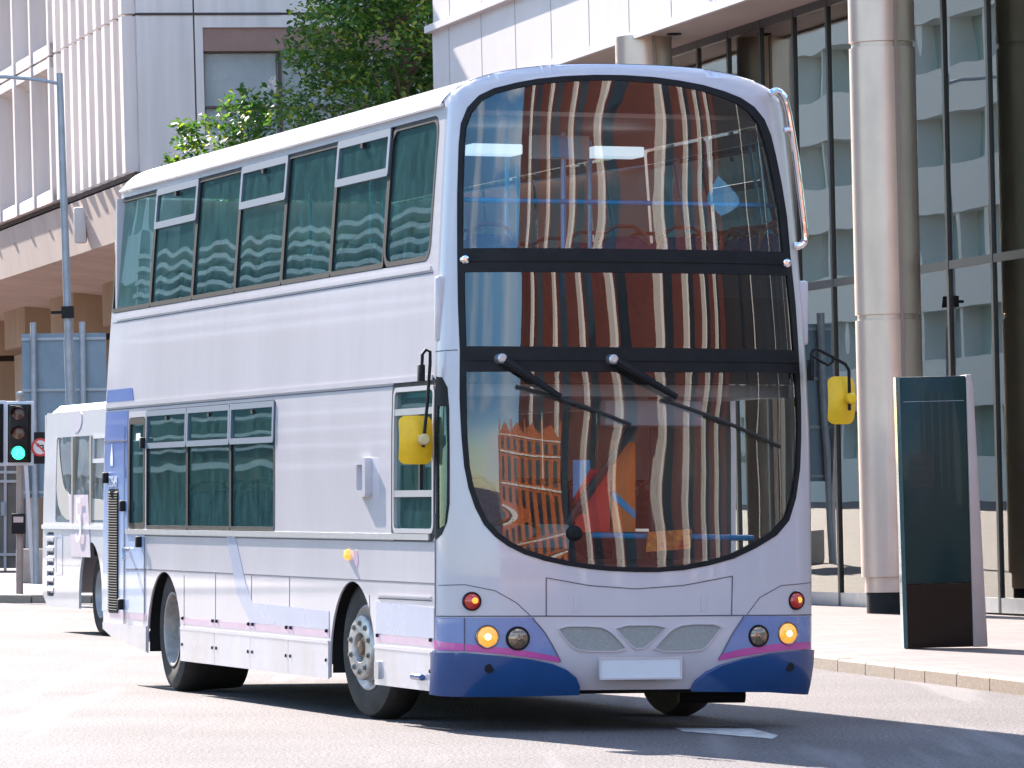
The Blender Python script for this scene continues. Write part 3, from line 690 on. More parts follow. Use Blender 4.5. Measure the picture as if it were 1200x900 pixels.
# louvred engine grille
gr = sheet('engine_grille', Sside, rrect(min(gy0, gy1), max(gy0, gy1), gz0, gz1, .02), [], .2, M_black, bus, off=.003, thick=.003, flip=True)
mb = MB(); n = 46
for k in range(n):
    z = gz0+.02+(gz1-gz0-.04)*k/n; x = inset(z); y0, y1 = min(gy0, gy1)+.02, max(gy0, gy1)-.02
    mb.prism([(x-.004, y0, z), (x-.016, y0, z+.004), (x-.016, y0, z+.010), (x-.004, y0, z+.02)], (0, y1-y0, 0))
mb.build('louvres', mat('louvre_grey', (.022, .02, .02), .8, spec=.2), gr)
for (x0, y0, x1, y1) in ((147, 625, 153, 735), (148, 548, 149, 560)):
    sline('seam', [(x0, y0), (x0, y1)], .01, M_seam, off=.008)
sline('seam', [(122, 518), (150, 516)], .01, M_seam, off=.008); sline('seam', [(148, 667), (171, 667)], .01, M_seam, off=.008)
sline('seam', [(147, 500), (146, 740)], .01, M_seam, off=.008); sline('seam', [(170, 630), (170, 735)], .01, M_seam, off=.008); sline('seam', [(216, 674), (216, 735)], .008, M_seam)
for px, py in ((171, 519), (147, 593), (166, 635), (145, 708), (127, 560)):
    c = S(px, py); MB().box((inset(c[1])-.05, c[0]-.03, c[1]-.045), (inset(c[1])+.0, c[0]+.03, c[1]+.045)).bevel(.01).build('hinge', M_black, bus)
c = S(152, 644); MB().tube([(-.01, c[0], c[1]), (-.06, c[0], c[1]), (-.06, c[0]-.05, c[1]-.07)], .018, 8).build('door_handle', M_alu, bus)
c = S(133.5, 565); Mx = Matrix.Translation((inset(c[1])-.009, c[0], c[1])) @ Matrix(((0, 0, -1, 0), (-1, 0, 0, 0), (0, 1, 0, 0), (0, 0, 0, 1)))
text('fleet_number', '32549', .13, mat('number_white', (.8, .8, .82), .4), bus, Mx)
c = S(132, 536); sheet('small_sticker', Sside, [(c[0]-.05, c[1]-.07), (c[0]+.05, c[1]-.07), (c[0]+.05, c[1]+.0), (c[0], c[1]+.12), (c[0]-.05, c[1]+.0)], [], .1, mat('sticker_white', (.75, .75, .78), .4), bus, off=.009, thick=.002, flip=True)
c = S(162, 512); sheet('window_sticker', Sside, rrect(c[0]-.08, c[0]+.08, c[1]-.03, c[1]+.03, .005), [], .1, MATS['sticker_white'], bus, off=.001, thick=.001, flip=True)
# corner pocket mouldings by the upper deck, white
c = S(514, 365)
for sx in (0, 1):
    x = -.0 if sx == 0 else W
    s_, z_ = F(516, 362) if sx == 0 else (SL-.1, F(516, 362)[1])
    q = Sfront(s_, 2.75)
    MB().box((q.x-.03, q.y-.01, 2.55), (q.x+.04, q.y+.05, 2.98)).bevel(.02, 3).build('corner_moulding', M_white, bus)
# ---- wheels
def wheel(x, y, side, steer=0, front_=False, both=True):
    root = MB(); ax = Vector((side, 0, 0)); ax = Matrix.Rotation(steer, 4, 'Z') @ ax; c = Vector((x, y, WZ-.005))
    prof = [(-.26, .30), (-.27, .40), (-.25, .47), (-.20, .495), (-.14, .5), (-.07, .495), (-.02, .47), (.0, .40), (-.012, .33), (-.02, .295), (-.05, .285)]
    if not front_: prof = [(h-(.30 if i < 3 else 0), r) for i, (h, r) in enumerate(prof)]
    wh = root.lathe(prof, c, ax, 64).build('wheel', M_rub, bus)
    if front_:
        rim = [(-.10, .285), (-.012, .297), (-.008, .285), (-.03, .26), (-.05, .235), (.03, .225), (.045, .215), (.05, .205), (.05, .105), (.03, .095), (-.01, .09), (-.02, 0)]
    else:
        rim = [(-.02, .295), (-.008, .297), (-.012, .28), (-.04, .262), (-.13, .25), (-.17, .215), (-.18, .12), (-.12, .10), (-.08, .085), (-.075, 0)]
    rm = MB().lathe(rim, c, ax, 48).build('rim', M_rim if front_ else mat('dusty_rim', (.36, .33, .31), .5, metal=.3, var=.4, vscale=10), wh, smooth=35)
    u = Vector((0, 0, 1)); v = ax.cross(u); mb = MB()
    for k in range(10):
        a_ = 2*math.pi*(k+.5)/10; p = c + (u*math.sin(a_)+v*math.cos(a_))*.168 + ax*(.05 if front_ else -.178)
        mb.lathe([(0, .022), (.006, .022), (.007, .015), (.020, .014), (.021, 0)], p, ax, 10)
    mb.build('wheel_nuts', mat('nut_steel', (.30, .29, .28), .4, metal=.7), rm)
    if front_: MB().lathe([(-.02, .085), (.02, .08), (.03, .05), (.05, .045), (.055, 0)], c, ax, 24).build('hub', M_rust, rm)
    mb = MB()
    MB().lathe([(-.14, .5005), (-.14, .46)], c, ax, 48).build('tread_gap', M_black, wh)
    return wh
ST = R(7)
wheel(.10, fw, -1, ST, True); wheel(W-.10, fw-.02, 1, ST, True); wheel(.06, rw, -1); wheel(W-.06, rw, 1)
# wheel housings and underside
mb = MB(); mb.box((.55, .12, .30), (W-.55, LB-.4, .42)); mb.build('chassis', M_dark, bus)
def housing(cy):
    mb = MB()
    pr = [(0.03, cy-AR-.03, .3)] + [(0.03, cy-(AR+.03)*math.cos(math.pi*k/16), (az-AR*.98)+(AR+.03)*math.sin(math.pi*k/16)) for k in range(17)] + [(0.03, cy+AR+.03, .3)]
    for a_, b_ in zip(pr, pr[1:]): mb.poly([a_, b_, (.75, b_[1], b_[2]), (.75, a_[1], a_[2])])
    mb.poly([(.75, p[1], p[2]) for p in pr]); mb.build('wheel_housing', M_black, bus)
housing(fw); housing(rw)
mb = MB(); mb.box((.3, -.14, .24), (W-.3, .25, .33)); mb.build('front_skid', M_black, bus)
mb = MB(); mb.tube([(W-.35, .3, .2), (W-.8, .35, .2)], .05, 10).build('steering_rod', M_black, bus)
# ---- interior
mb = MB(); mb.box((.55, .15, .40), (W-.55, LB-.35, .44)); mb.build('lower_floor', M_dark, bus)
mb = MB(); mb.box((.09, .14, 2.20), (W-.09, LB-.35, 2.28)); mb.build('upper_floor', M_grey, bus)
mb = MB(); mb.box((.1, -.05, 2.285), (W-.1, .05, 2.84)).box((.12, .05, 2.83), (W-.12, .25, 2.86)); mb.build('front_bulkhead', M_dark, bus)
mb = MB(); mb.box((.17, .2, 4.06), (W-.17, LB-.4, 4.09)); mb.build('ceiling', mat('brownish_ceiling', (.32, .25, .22), .6), bus)
for x in (.55, 1.42): MB().box((x, 1.0, 3.86), (x+.36, 1.25, 3.93)).bevel(.01).build('light_panel', mat('lit_panel', (.8, .84, .9), .4, emit=(.7, .85, 1), estr=.25), bus)
MB().box((.92, .8, 3.82), (1.32, .9, 3.98)).build('periscope_box', M_grey, bus); MB().box((1.04, .78, 3.83), (1.2, .8, 3.97)).build('blue_plate', M_rail, bus)
zr = S(505, 240)[1]
mb = MB(); mb.tube([(.1, .05, zr+.02), (W-.1, .05, zr+.02)], .017, 10).build('handrail', M_rail, bus)
mb = MB(); mb.tube([(1.14, .82, 2.28), (1.14, .82, 4.0)], .018, 10).build('pole', M_rail, bus)
for y in (1.5, 3.2, 5.0, 6.8): 
    for x in (.95, 1.55): MB().tube([(x, y, 2.28), (x, y, 4.0)], .016, 8).build('pole', M_rail, bus)
for y in (1.7, 3.4, 5.2):
    MB().tube([(.95, y, .44), (.95, y, 2.2)], .017, 8).build('pole', M_rail, bus)
def seat(x, y, z):
    mb = MB(); mb.prism([(x, y, z+.40), (x, y+.42, z+.40), (x, y+.44, z+.50), (x, y, z+.52)], (.42, 0, 0)); mb.bevel(.02)
    o = mb.build('seat', M_seat, bus)
    mb = MB(); pr = [(x+.02, z+.46), (x+.40, z+.46), (x+.42, z+.8), (x+.39, z+.98), (x+.32, z+1.05), (x+.10, z+1.05), (x+.03, z+.98), (x, z+.8)]
    mb.prism([(a_, y+.42+(b_-z-.46)*.16, b_) for a_, b_ in pr], (0, .07, 0)); mb.bevel(.015); mb.build('backrest', M_seat, o)
    MB().box((x+.05, y+.06, z), (x+.37, y+.36, z+.41)).build('seat_base', M_dark, o)
    MB().tube([(x+.02, y+.53, z+.95), (x+.06, y+.545, z+1.07), (x+.15, y+.55, z+1.12), (x+.28, y+.55, z+1.12), (x+.36, y+.545, z+1.07), (x+.40, y+.53, z+.95)], .014, 8).build('grab_rail', mat('grab_rail_brown', (.20, .05, .03), .4), o)
for r_ in range(10):
    for x in (.13, .56, 1.52, 1.95): seat(x, .75+r_*.82, 2.28)
for r_ in range(6):
    for x in (.13, .56, 1.52, 1.95):
        if 3.2+r_*.82 < LB-1.2: seat(x, 3.0+r_*.82, .55)
# cab: dash, wheel, seat, partition, coloured screen behind the driver
mb = MB(); mb.prism([(.2, -.14, 1.10), (.2, .35, 1.12), (.2, .40, 1.0), (.2, .30, .6), (.2, -.1, .5)], (2.1, 0, 0)); mb.bevel(.03); mb.build('dashboard', M_dark, bus)
mb = MB(); mb.prism([(.22, .05, 1.12), (.22, .40, 1.20), (.22, .42, 1.10), (.22, .1, 1.10)], (.85, 0, 0)); mb.bevel(.02); mb.build('instrument_binnacle', M_dark, bus)
cw = Vector((.62, .48, 1.28)); axw = Vector((0, .45, 1)).normalized(); xw = Vector((1, 0, 0)); yw = axw.cross(xw)
MB().tube([cw+(xw*math.cos(R(k*10))+yw*math.sin(R(k*10)))*.23 for k in range(37)], .017, 8).build('steering_wheel', M_black, bus)
o = seat(.42, .75, .55)
mb = MB(); mb.box((.10, 1.42, .44), (1.0, 1.46, 2.2)).box((1.0, .35, .44), (1.03, 1.46, 1.35)); mb.build('cab_partition', M_grey, bus)
mb = MB(); mb.box((.98, .35, 1.35), (1.02, .39, 2.2)).build('cab_post', M_dark, bus)
mb = MB(); mb.tube([(1.02, .37, 1.35), (1.55, .30, 2.12)], .03, 8).tube([(1.60, .28, .44), (1.60, .28, 2.2)], .032, 8).build('door_post', M_dark, bus)
x_ = 1.10; y_ = .42
MB().box((x_, y_, 1.30), (x_+.24, y_+.02, 1.72)).build('red_screen', mat('red_panel', (.75, .03, .02), .4), bus)
MB().prism([(x_+.26, y_, 1.30), (x_+.42, y_, 1.30), (x_+.42, y_, 1.90), (x_+.26, y_, 1.90)], (0, .02, 0)).build('orange_screen', mat('orange_panel', (.90, .20, .02), .4), bus)
MB().prism([(x_+.26, y_-.004, 1.52), (x_+.42, y_-.004, 1.38), (x_+.42, y_-.004, 1.44), (x_+.26, y_-.004, 1.58)], (0, .003, 0)).build('blue_flash', M_rail, bus)
MB().prism([(x_-.02, y_-.004, 1.52), (x_+.10, y_-.004, 1.72), (x_+.10, y_-.004, 1.78), (x_-.02, y_-.004, 1.78)], (0, .003, 0)).build('blue_flash', M_rail, bus)
MB().box((x_+.02, y_-.02, 1.42), (x_+.07, y_, 1.52)).build('ticket_reader', M_black, bus)
mb = MB(); zb = 1.28; mb.tube([(1.05, -.08, zb), (2.2, -.02, zb-.02)], .02, 8).build('blue_rail', M_rail, bus)
MB().prism([(1.40, -.16, 1.17), (1.72, -.13, 1.19), (1.75, -.08, 1.32), (1.43, -.11, 1.30)], (0, .006, .002)).build('card_notice', mat('notice', (.75, .35, .05), .5, var=.8, vscale=22, dark=(.6, .05, .03)), bus)
s_, z_ = F(674, 625); q = Sfront(s_, z_); MB().lathe([(0, .055), (.03, .05), (.05, .03), (.055, 0)], q+Vector((0, .03, 0)), (0, -1, 0), 24).build('round_sensor', M_black, bus)
s_, z_ = F(700, 470); MB().box((1.2, .1, 2.0), (1.9, .25, 2.18)).bevel(.03).build('cab_header', M_grey, bus)
# ---- wipers
def fpt(px, py, off):
    s_, z_ = F(px, py); q = Sfront(s_, z_); e = 1e-3
    n = (Sfront(s_+e, z_)-Sfront(s_-e, z_)).cross(Sfront(s_, z_+e)-Sfront(s_, z_-e)).normalized(); return q + n*off
for (p0, p1, b0, b1) in (((587, 421), (655, 466), (604, 453), (738, 498)), ((715, 422), (790, 466), (775, 469), (912, 524))):
    mb = MB(); mb.tube([fpt(*p0, .05), fpt((p0[0]+p1[0])/2, (p0[1]+p1[1])/2, .06), fpt(*p1, .05)], .034, 10, r2=.020)
    wp = mb.build('wiper', M_black, bus)
    MB().lathe([(-.05, .034), (.03, .032), (.04, .02), (.04, 0)], fpt(*p0, .05), (0, -1, 0), 18).build('wiper_pivot', M_alu, wp)
    n_ = 8; MB().tube([fpt(b0[0]+(b1[0]-b0[0])*k/n_, b0[1]+(b1[1]-b0[1])*k/n_+math.sin(math.pi*k/n_)*-3, .035-.015*abs(2*k/n_-1)) for k in range(n_+1)], .014, 6).build('wiper_blade', M_rub, wp)
# ---- mirrors and chrome guard
def B(px, py, y=None, x=None):   # pixel -> bus-local on plane y=const or x=const
    dx = (px-600)/FPX; dz = (HZ-py)/FPX; dv = Vector((dx, 1, dz)); o_ = Vector((0, 0, CH)) - BUS0
    if y is not None: t = (y - o_.dot(RY))/dv.dot(RY)
    else: t = (x - o_.dot(RX))/dv.dot(RX)
    q = o_ + dv*t; return Vector((q.dot(RX), q.dot(RY), q.z))
def mirror(x0, y0, x1, y1, yp, armpts, brk, side):
    a_ = B(x0, y1, y=yp); b_ = B(x1, y0, y=yp); cx = (a_.x+b_.x)/2; cz = (a_.z+b_.z)/2; w_ = abs(b_.x-a_.x); h_ = b_.z-a_.z
    def sm(u, v): 
        k = ((u/(w_/2))**2+(v/(h_/2))**2); return Vector((cx+u, yp+.035*min(k, 1.6), cz+v))
    mr_ = sheet('mirror', sm, rrect(-w_/2, w_/2, -h_/2, h_/2, .05), [], .03, M_yel, bus, thick=.06)
    MB().box((cx-w_/2+.02, yp+.095, cz-h_/2+.02), (cx+w_/2-.02, yp+.10, cz+h_/2-.02)).build('mirror_glass', M_chrome, mr_)
    mb = MB()
    mb.tube([B(*p, y=yp-.03) for p in armpts[0]], .011, 10)
    for extra in armpts[1:]: mb.tube([B(*p, y=yp-.03) for p in extra], .010, 8)
    mb.build('mirror_arm', M_black, mr_)
    q = B(*brk, y=yp-.03); MB().lathe([(-.05, .034), (.03, .038), (.045, .03), (.05, 0)], q, (0, -1, 0), 18).build('mirror_clamp', mat('clamp', (.62, .50, .25), .5) if side < 0 else M_yel, mr_)
    return mr_
mirror(469.5, 487, 509, 544, -.02, [[(494, 438), (495, 415), (499, 410), (504, 412), (504, 425), (501, 470), (497, 512), (496, 524)]], (496, 515), -1)
c = B(495, 436, y=-.05); MB().box((c.x-.02, c.y, c.z-.06), (c.x+.02, c.y+.06, c.z+.05)).bevel(.006).build('arm_bracket', M_black, bus)
mirror(973, 441, 1004.5, 497, -.22, [[(951, 440), (951, 415), (953, 410), (958, 409), (975, 418), (991, 427), (995, 434), (995.5, 460), (995.5, 481)], [(952, 417), (963, 424), (971, 428), (976, 424), (976, 419)]], (996, 467), 1)
c = B(951, 430, y=-.20); MB().box((c.x-.012, c.y-.02, c.z-.09), (c.x+.012, c.y+.06, c.z+.05)).bevel(.004).build('arm_bracket', M_black, bus)
g = [(930, 288), (937, 288), (942, 284), (944, 275), (940, 240), (934, 190), (928, 150), (922, 120), (917, 110), (910, 106), (902, 110)]
mb = MB(); gp = [B(*p, y=-.12) for p in g]
from mathutils import geometry as _g
def dense(P, n=4):
    out = []
    for i in range(len(P)-1):
        p0 = P[max(i-1, 0)]; p1 = P[i]; p2 = P[i+1]; p3 = P[min(i+2, len(P)-1)]
        for k in range(n):
            t = k/n; out.append(.5*((2*p1)+(p2-p0)*t+(2*p0-5*p1+4*p2-p3)*t*t+(3*p1-p0-3*p2+p3)*t**3))
    return out+[P[-1]]
mb.tube(dense(gp), .024, 12); mb.tube([B(919, 152, y=-.12), B(930, 151, y=-.12)], .02, 10); mb.build('branch_guard', M_chrome, bus)
# vent pods on the roof edge
for (px0, px1) in ((523, 545), (555, 600)):
    pass

# ------------------------------------------------------------------ right-hand glass office building
G0 = Vector((6.4, 64, 0)); NV = -e_st          # outward, to the street
TILT = R(1.25)
piv = Vector((5.2, 66, 0))
off_b = empty('glass_office_building', piv, 'pale panelled office building with tall dark-framed glazing behind round stone columns', 'building', rot=(0, -TILT, 0))
def gp_(t, o_, z): return G0 + d_st*t + NV*o_ + Vector((0, 0, z)) - piv
M_panel = mat('white_cladding', (.68, .63, .625), .45, var=.08, vscale=.7, bump=.02)
M_soff = mat('soffit_panel', (.62, .52, .47), .5, var=.12, vscale=.5)
M_mull = mat('mullion_black', (.016, .017, .02), .35)
M_stone = mat('column_stone', (.70, .55, .46), .36, metal=.45, coat=.3, var=.2, vscale=1.4, bump=.05, bscale=60, stretch=(1, 1, .5))
ZT = 8.6; T0, T1 = -30.0, 27.0
def gbox(mb, t0, t1, o0, o1, z0, z1):
    P = [gp_(t, o_, z) for z in (z0, z1) for t, o_ in ((t0, o0), (t1, o0), (t1, o1), (t0, o1))]
    v = [mb.bm.verts.new(p) for p in P]
    for f in ((0,3,2,1),(4,5,6,7),(0,1,5,4),(1,2,6,5),(2,3,7,6),(3,0,4,7)): mb.bm.faces.new([v[i] for i in f])
FO = 1.18; TE = 25.7
mb = MB(); gbox(mb, T0, TE, FO-.25, FO, ZT, 9.85); gbox(mb, T0, TE, FO-.25, FO-.02, 9.97, 18); gbox(mb, TE-.3, TE, -8, FO-.3, ZT, 18)
wl = mb.build('fascia', M_panel, off_b)
mb = MB(); gbox(mb, T0, TE+.1, FO-.3, FO+.12, 9.85, 9.97); gbox(mb, T0, TE+.02, FO-.05, FO+.03, ZT-.06, ZT+.05); mb.build('ledge', mat('ledge_white', (.72, .68, .69), .4), off_b)
mb = MB()
for k in range(24):
    t = TE - 1.2 - k*2.25
    gbox(mb, t-.012, t+.012, FO-.01, FO+.004, ZT+.06, 9.84); gbox(mb, t-.012, t+.012, FO-.03, FO-.015, 9.98, 18)
mb.build('panel_joints', mat('joint_grey', (.33, .30, .31), .6), wl)
mb = MB(); gbox(mb, T0, TE-.05, -.4, FO-.02, ZT-.02, ZT+.10); sf = mb.build('soffit', M_soff, off_b)
for t, o_ in ((7.0, .75), (12.5, .7)):
    p = gp_(t, o_, ZT-.02); MB().lathe([(0, .11), (.02, .11), (.03, .06), (.03, 0)], p, (0, 0, -1), 20).build('downlight', M_black, sf)
MB().box(tuple(gp_(9.8, FO, 9.25)-Vector((.12, .12, .12))), tuple(gp_(9.8, FO, 9.25)+Vector((.12, .12, .12)))).bevel(.02).build('wall_lamp', M_galv, off_b)
G_off = glass('office_glass', (.82, .92, .89), .09, wave=.30, wscale=1.0, stretch=(.8, .8, .5), gain=1.25, dist=.01, fcol=(1, 1, .94))
mts = [-29.4+3.2*k_ for k_ in range(7)] + [-8.8+.0, -7.2, -5.6, -4.0, -2.4, -.79, .81, 2.49, 4.1, 5.7, 7.31, 8.86, 10.43, 12.04, 13.6, 15.2, 16.8, 18.4, 20, 21.6, 23.2, 24.8]
for k, t in enumerate(mts):
    mb = MB(); gbox(mb, t-.04, t+.04, -.10, .03, .12, ZT); mb.build('mullion', M_mull, off_b)
    if k:
        for z0, z1 in ((.30, 4.56), (4.66, ZT)):
            mb = MB(); gbox(mb, mts[k-1]+.04, t-.04, -.012, -.002, z0, z1); mb.build('pane', G_off, off_b, smooth=0)
for z0, z1, nm in ((4.555, 4.665, 'transom'), (.12, .31, 'sill'), (ZT-.14, ZT-.02, 'head_rail')):
    mb = MB(); gbox(mb, mts[0], mts[-1], -.06, .025, z0, z1); mb.build(nm, M_mull if nm != 'sill' else M_alu, off_b)
mb = MB(); gbox(mb, T0, TE, -6, -.15, 4.4, 4.75); gbox(mb, T0, TE, -6, -.15, .0, .14); mb.build('floor_slab', M_cream, off_b)
mb = MB(); gbox(mb, T0, TE, -7, -6, 0, 18); gbox(mb, TE-.3, TE, -6, -.1, 0, ZT); gbox(mb, T0-.2, T0, -7, FO, 0, 18); mb.build('inner_wall', M_cream, off_b)
# curtains behind the glass, in hanging folds
M_cur = mat('curtain', (.82, .88, .84), .8, var=.25, vscale=2, stretch=(3, 3, .3))
for t0, t1, z0, z1 in ((-7, -1, 4.8, 8.3), (-.7, 4.9, 4.8, 8.4), (5.1, 10.2, 4.8, 8.4), (10.5, 24.5, 4.8, 8.3), (-.6, 1.2, .4, 4.3), (1.5, 6.9, .4, 4.3), (7.6, 12, .4, 4.3)):
    mb = MB(); n = int((t1-t0)/.04); pr = None
    for k in range(n+1):
        t = t0+(t1-t0)*k/n; o_ = -.7 + .09*math.sin(k*.9) + .05*math.sin(k*.37+1)
        a_, b_ = mb.bm.verts.new(gp_(t, o_, z0)), mb.bm.verts.new(gp_(t, o_, z1))
        if pr: mb.bm.faces.new((pr[0], a_, b_, pr[1]))
        pr = (a_, b_)
    mb.build('curtain', M_cur, off_b, smooth=80)
mb = MB(); gbox(mb, T0, mts[-1], -.03, -.025, 1.9, 2.05); mb.build('manifestation_band', mat('purple_band', (.20, .10, .35), .4), off_b)
# columns: stacked stone drums with open joints and a dark foot
def column(t, o_, zt_):
    c = gp_(t, o_, 0); r = .425
    prof = [(.60, r)]; z = .60
    for zj in (3.92, 7.42):
        prof += [(zj-.035, r), (zj-.03, r-.03), (zj+.03, r-.03), (zj+.035, r)]
    prof += [(zt_, r)]
    cm = MB().lathe(prof, c, (0, 0, 1), 64).build('column', M_stone, off_b)
    MB().lathe([(.02, r-.06), (.40, r-.06), (.40, 0)], c, (0, 0, 1), 48).build('column_base', M_black, cm)
    MB().lathe([(.40, r-.04), (.60, r-.04)], c, (0, 0, 1), 48).build('column_collar', M_stone, cm)
    a_ = R(-70); q = c + Vector((math.cos(a_)*(r+.001), math.sin(a_)*(r+.001), 0))
    MB().box((q.x-.02, q.y-.02, .6), (q.x+.02, q.y+.01, zt_)).build('column_seam', mat('brown_seam', (.30, .22, .18), .6), cm)
column(2.05, 1.0, ZT); column(13.3, .95, ZT)
column(-6.5, 1.0, ZT)

# ------------------------------------------------------------------ information totem
kD = 49.0; k0 = at(1060, 760, kD); k0.z = PZ-.004
tot = empty('information_totem', k0, 'tall black glass advertising totem with pale tapered side on the pavement', 'totem', rot=(0, -R(1.5), R(6)))
kw = .66
h = 2.60
mb = MB(); mb.prism([(.02, 0, .62), (kw, 0, .62), (kw, .0, h-.0), (.02, .0, h-.0)], (0, .10, 0)); mb.bevel(.006); tb = mb.build('display_panel', mat('totem_dark_teal', (.002, .028, .030), .35, coat=.12, spec=.3, var=.2, vscale=1.2), tot)
mb = MB(); mb.box((.05, -.004, h-.24), (kw-.02, .0, h-.235)); mb.build('header_line', M_galv, tb)
mb = MB(); mb.prism([(.03, .0, .01), (kw, .0, .01), (kw, .0, .61), (.02, .0, .61)], (0, .10, 0)); mb.build('lower_panel', mat('totem_black', (.008, .006, .005), .12, spec=.25), tot)
mb = MB(); mb.prism([(-.01, -.008, .01), (.03, -.008, .01), (.02, -.008, h), (-.02, -.008, h)], (0, .12, 0)); mb.build('edge_strip', mat('teal_edge', (.02, .12, .16), .15, metal=.5, coat=.6), tot)
mb = MB(); mb.prism([(kw+.005, -.01, .0), (kw+.145, -.01, .0), (kw+.075, -.01, h-.1), (kw+.06, -.01, h+.01), (kw+.005, -.01, h+.01)], (0, .32, 0)); mb.bevel(.01); mb.build('side_panel', mat('totem_side', (.50, .42, .39), .5, var=.08), tot)
mb = MB(); mb.prism([(.02, .10, .0), (kw, .10, .0), (kw, .10, h-.02), (.02, .10, h-.02)], (0, .2, 0)); mb.build('rear_shell', M_galv, tot)

# ------------------------------------------------------------------ concrete building on the left
C0 = Vector((-7.05, 100, 0)); lb = empty('concrete_office_building', C0, 'pale concrete office building with ribbed walls and deep window fins, raised on piers', 'building', rot=(0, -R(1.6), 0))
def concrete():
    m, t, b, o = nodes('streaked_concrete'); N = t.nodes; L = t.links
    c = N.new('ShaderNodeTexCoord'); mp_ = N.new('ShaderNodeMapping'); mp_.inputs['Scale'].default_value = (2.2, 2.2, .12)
    n = N.new('ShaderNodeTexNoise'); n.inputs['Scale'].default_value = 1.4; n.inputs['Detail'].default_value = 7; L.new(c.outputs['Object'], mp_.inputs['Vector']); L.new(mp_.outputs[0], n.inputs['Vector'])
    r = N.new('ShaderNodeValToRGB'); r.color_ramp.elements[0].position = .33; r.color_ramp.elements[1].position = .62; r.color_ramp.elements[0].color = (.66, .60, .585, 1); r.color_ramp.elements[1].color = (.80, .73, .70, 1)
    L.new(n.outputs['Fac'], r.inputs[0]); L.new(r.outputs[0], b.inputs['Base Color']); b.inputs['Roughness'].default_value = .8
    return m
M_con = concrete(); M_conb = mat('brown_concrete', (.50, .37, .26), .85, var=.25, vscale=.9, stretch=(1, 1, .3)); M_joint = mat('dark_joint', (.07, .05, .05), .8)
def lbox(mb, s0, s1, o0, o1, z0, z1):   # s along street face (away), o outwards to the street
    P = [d_st*s + NV*o_ + Vector((0, 0, z)) for z in (z0, z1) for s, o_ in ((s0, o0), (s1, o0), (s1, o1), (s0, o1))]
    v = [mb.bm.verts.new(p) for p in P]
    for f in ((0,3,2,1),(4,5,6,7),(0,1,5,4),(1,2,6,5),(2,3,7,6),(3,0,4,7)): mb.bm.faces.new([v[i] for i in f])
levels = [(8.05, 11.12), (11.17, 14.3), (14.35, 17.5)]
mb = MB()
for z0, z1 in levels:
    lbox(mb, .302, 8.6, -1.0, 0, z0, z1)
wall = mb.build('wall', M_con, lb)
mb = MB()
for z0, z1 in levels:
    for k in range(9):
        s = .15 + k*.98; lbox(mb, s, s+.34, 0, .26, z0, z1)
mb.build('ribs', M_con, wall)
mb = MB(); 
for z0, z1 in levels: lbox(mb, -.02, 60, -2.9, -.05, z1, z1+.05)
mb.build('floor_joint', M_joint, lb)
G_lb = glass('concrete_building_glass', (.2, .25, .27), .2, gain=1.2)
for k in range(18):
    s = 8.8 + k*2.4
    mb = MB()
    for z0, z1 in levels: lbox(mb, s, s+.22, -1.2, .28, z0, z1)
    mb.build('fin', M_con, lb)
mb = MB()
for z0, z1 in levels:
    # sloping sills and heads between the fins
    a_ = [(-1.0, z0+.9), (.25, z0+.25), (.25, z0), (-1.0, z0)]
    mb.prism([d_st*8.8+NV*o_+Vector((0, 0, z)) for o_, z in a_], d_st*46)
    a_ = [(-1.0, z1-.75), (.0, z1-.3), (.25, z1-.2), (.25, z1), (-1.0, z1)]
    mb.prism([d_st*8.8+NV*o_+Vector((0, 0, z)) for o_, z in a_], d_st*46)
    lbox(mb, 8.6, 55, -3, -1.25, z0, z1)
mb.build('spandrel', M_con, lb)
for z0, z1 in levels:
    for k in range(12):
        s = 8.8+k*2.4; mb = MB(); lbox(mb, s+.22, s+2.4, -1.1, -1.08, z0+.85, z1-.7); mb.build('window', G_lb, lb, smooth=0)
# band and splayed soffit
mb = MB(); mb.prism([NV*o_+Vector((0, 0, z)) for o_, z in ((-.05, 7.98), (.15, 7.9), (.0, 6.85), (-5.5, 6.2), (-5.5, 7.98))], d_st*60)
mb.build('soffit_band', mat('pinkish_concrete', (.66, .54, .47), .8, var=.15, vscale=.8, stretch=(1, 1, .3)), lb)
mb = MB()
for k in range(14): lbox(mb, .8+k*2.4, .83+k*2.4, .02, .10, 7.5, 7.9)
lbox(mb, 0, 60, -.1, .1, 7.96, 8.06); mb.build('band_joints', M_joint, lb)
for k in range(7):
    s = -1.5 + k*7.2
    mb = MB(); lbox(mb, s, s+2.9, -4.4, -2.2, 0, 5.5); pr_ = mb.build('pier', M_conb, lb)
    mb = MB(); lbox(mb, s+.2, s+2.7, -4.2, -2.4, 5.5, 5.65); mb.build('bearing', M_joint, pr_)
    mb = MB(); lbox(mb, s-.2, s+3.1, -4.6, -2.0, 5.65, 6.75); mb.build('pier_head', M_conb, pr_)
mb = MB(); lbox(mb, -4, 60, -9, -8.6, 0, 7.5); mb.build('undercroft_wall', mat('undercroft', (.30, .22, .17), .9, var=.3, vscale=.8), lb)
p = d_st*6.1+NV*.14
MB().box((p.x-.14, p.y-.2, 7.0), (p.x+.12, p.y-.02, 7.75)).bevel(.05).build('floodlight', mat('lamp_white', (.6, .57, .57), .5), lb)
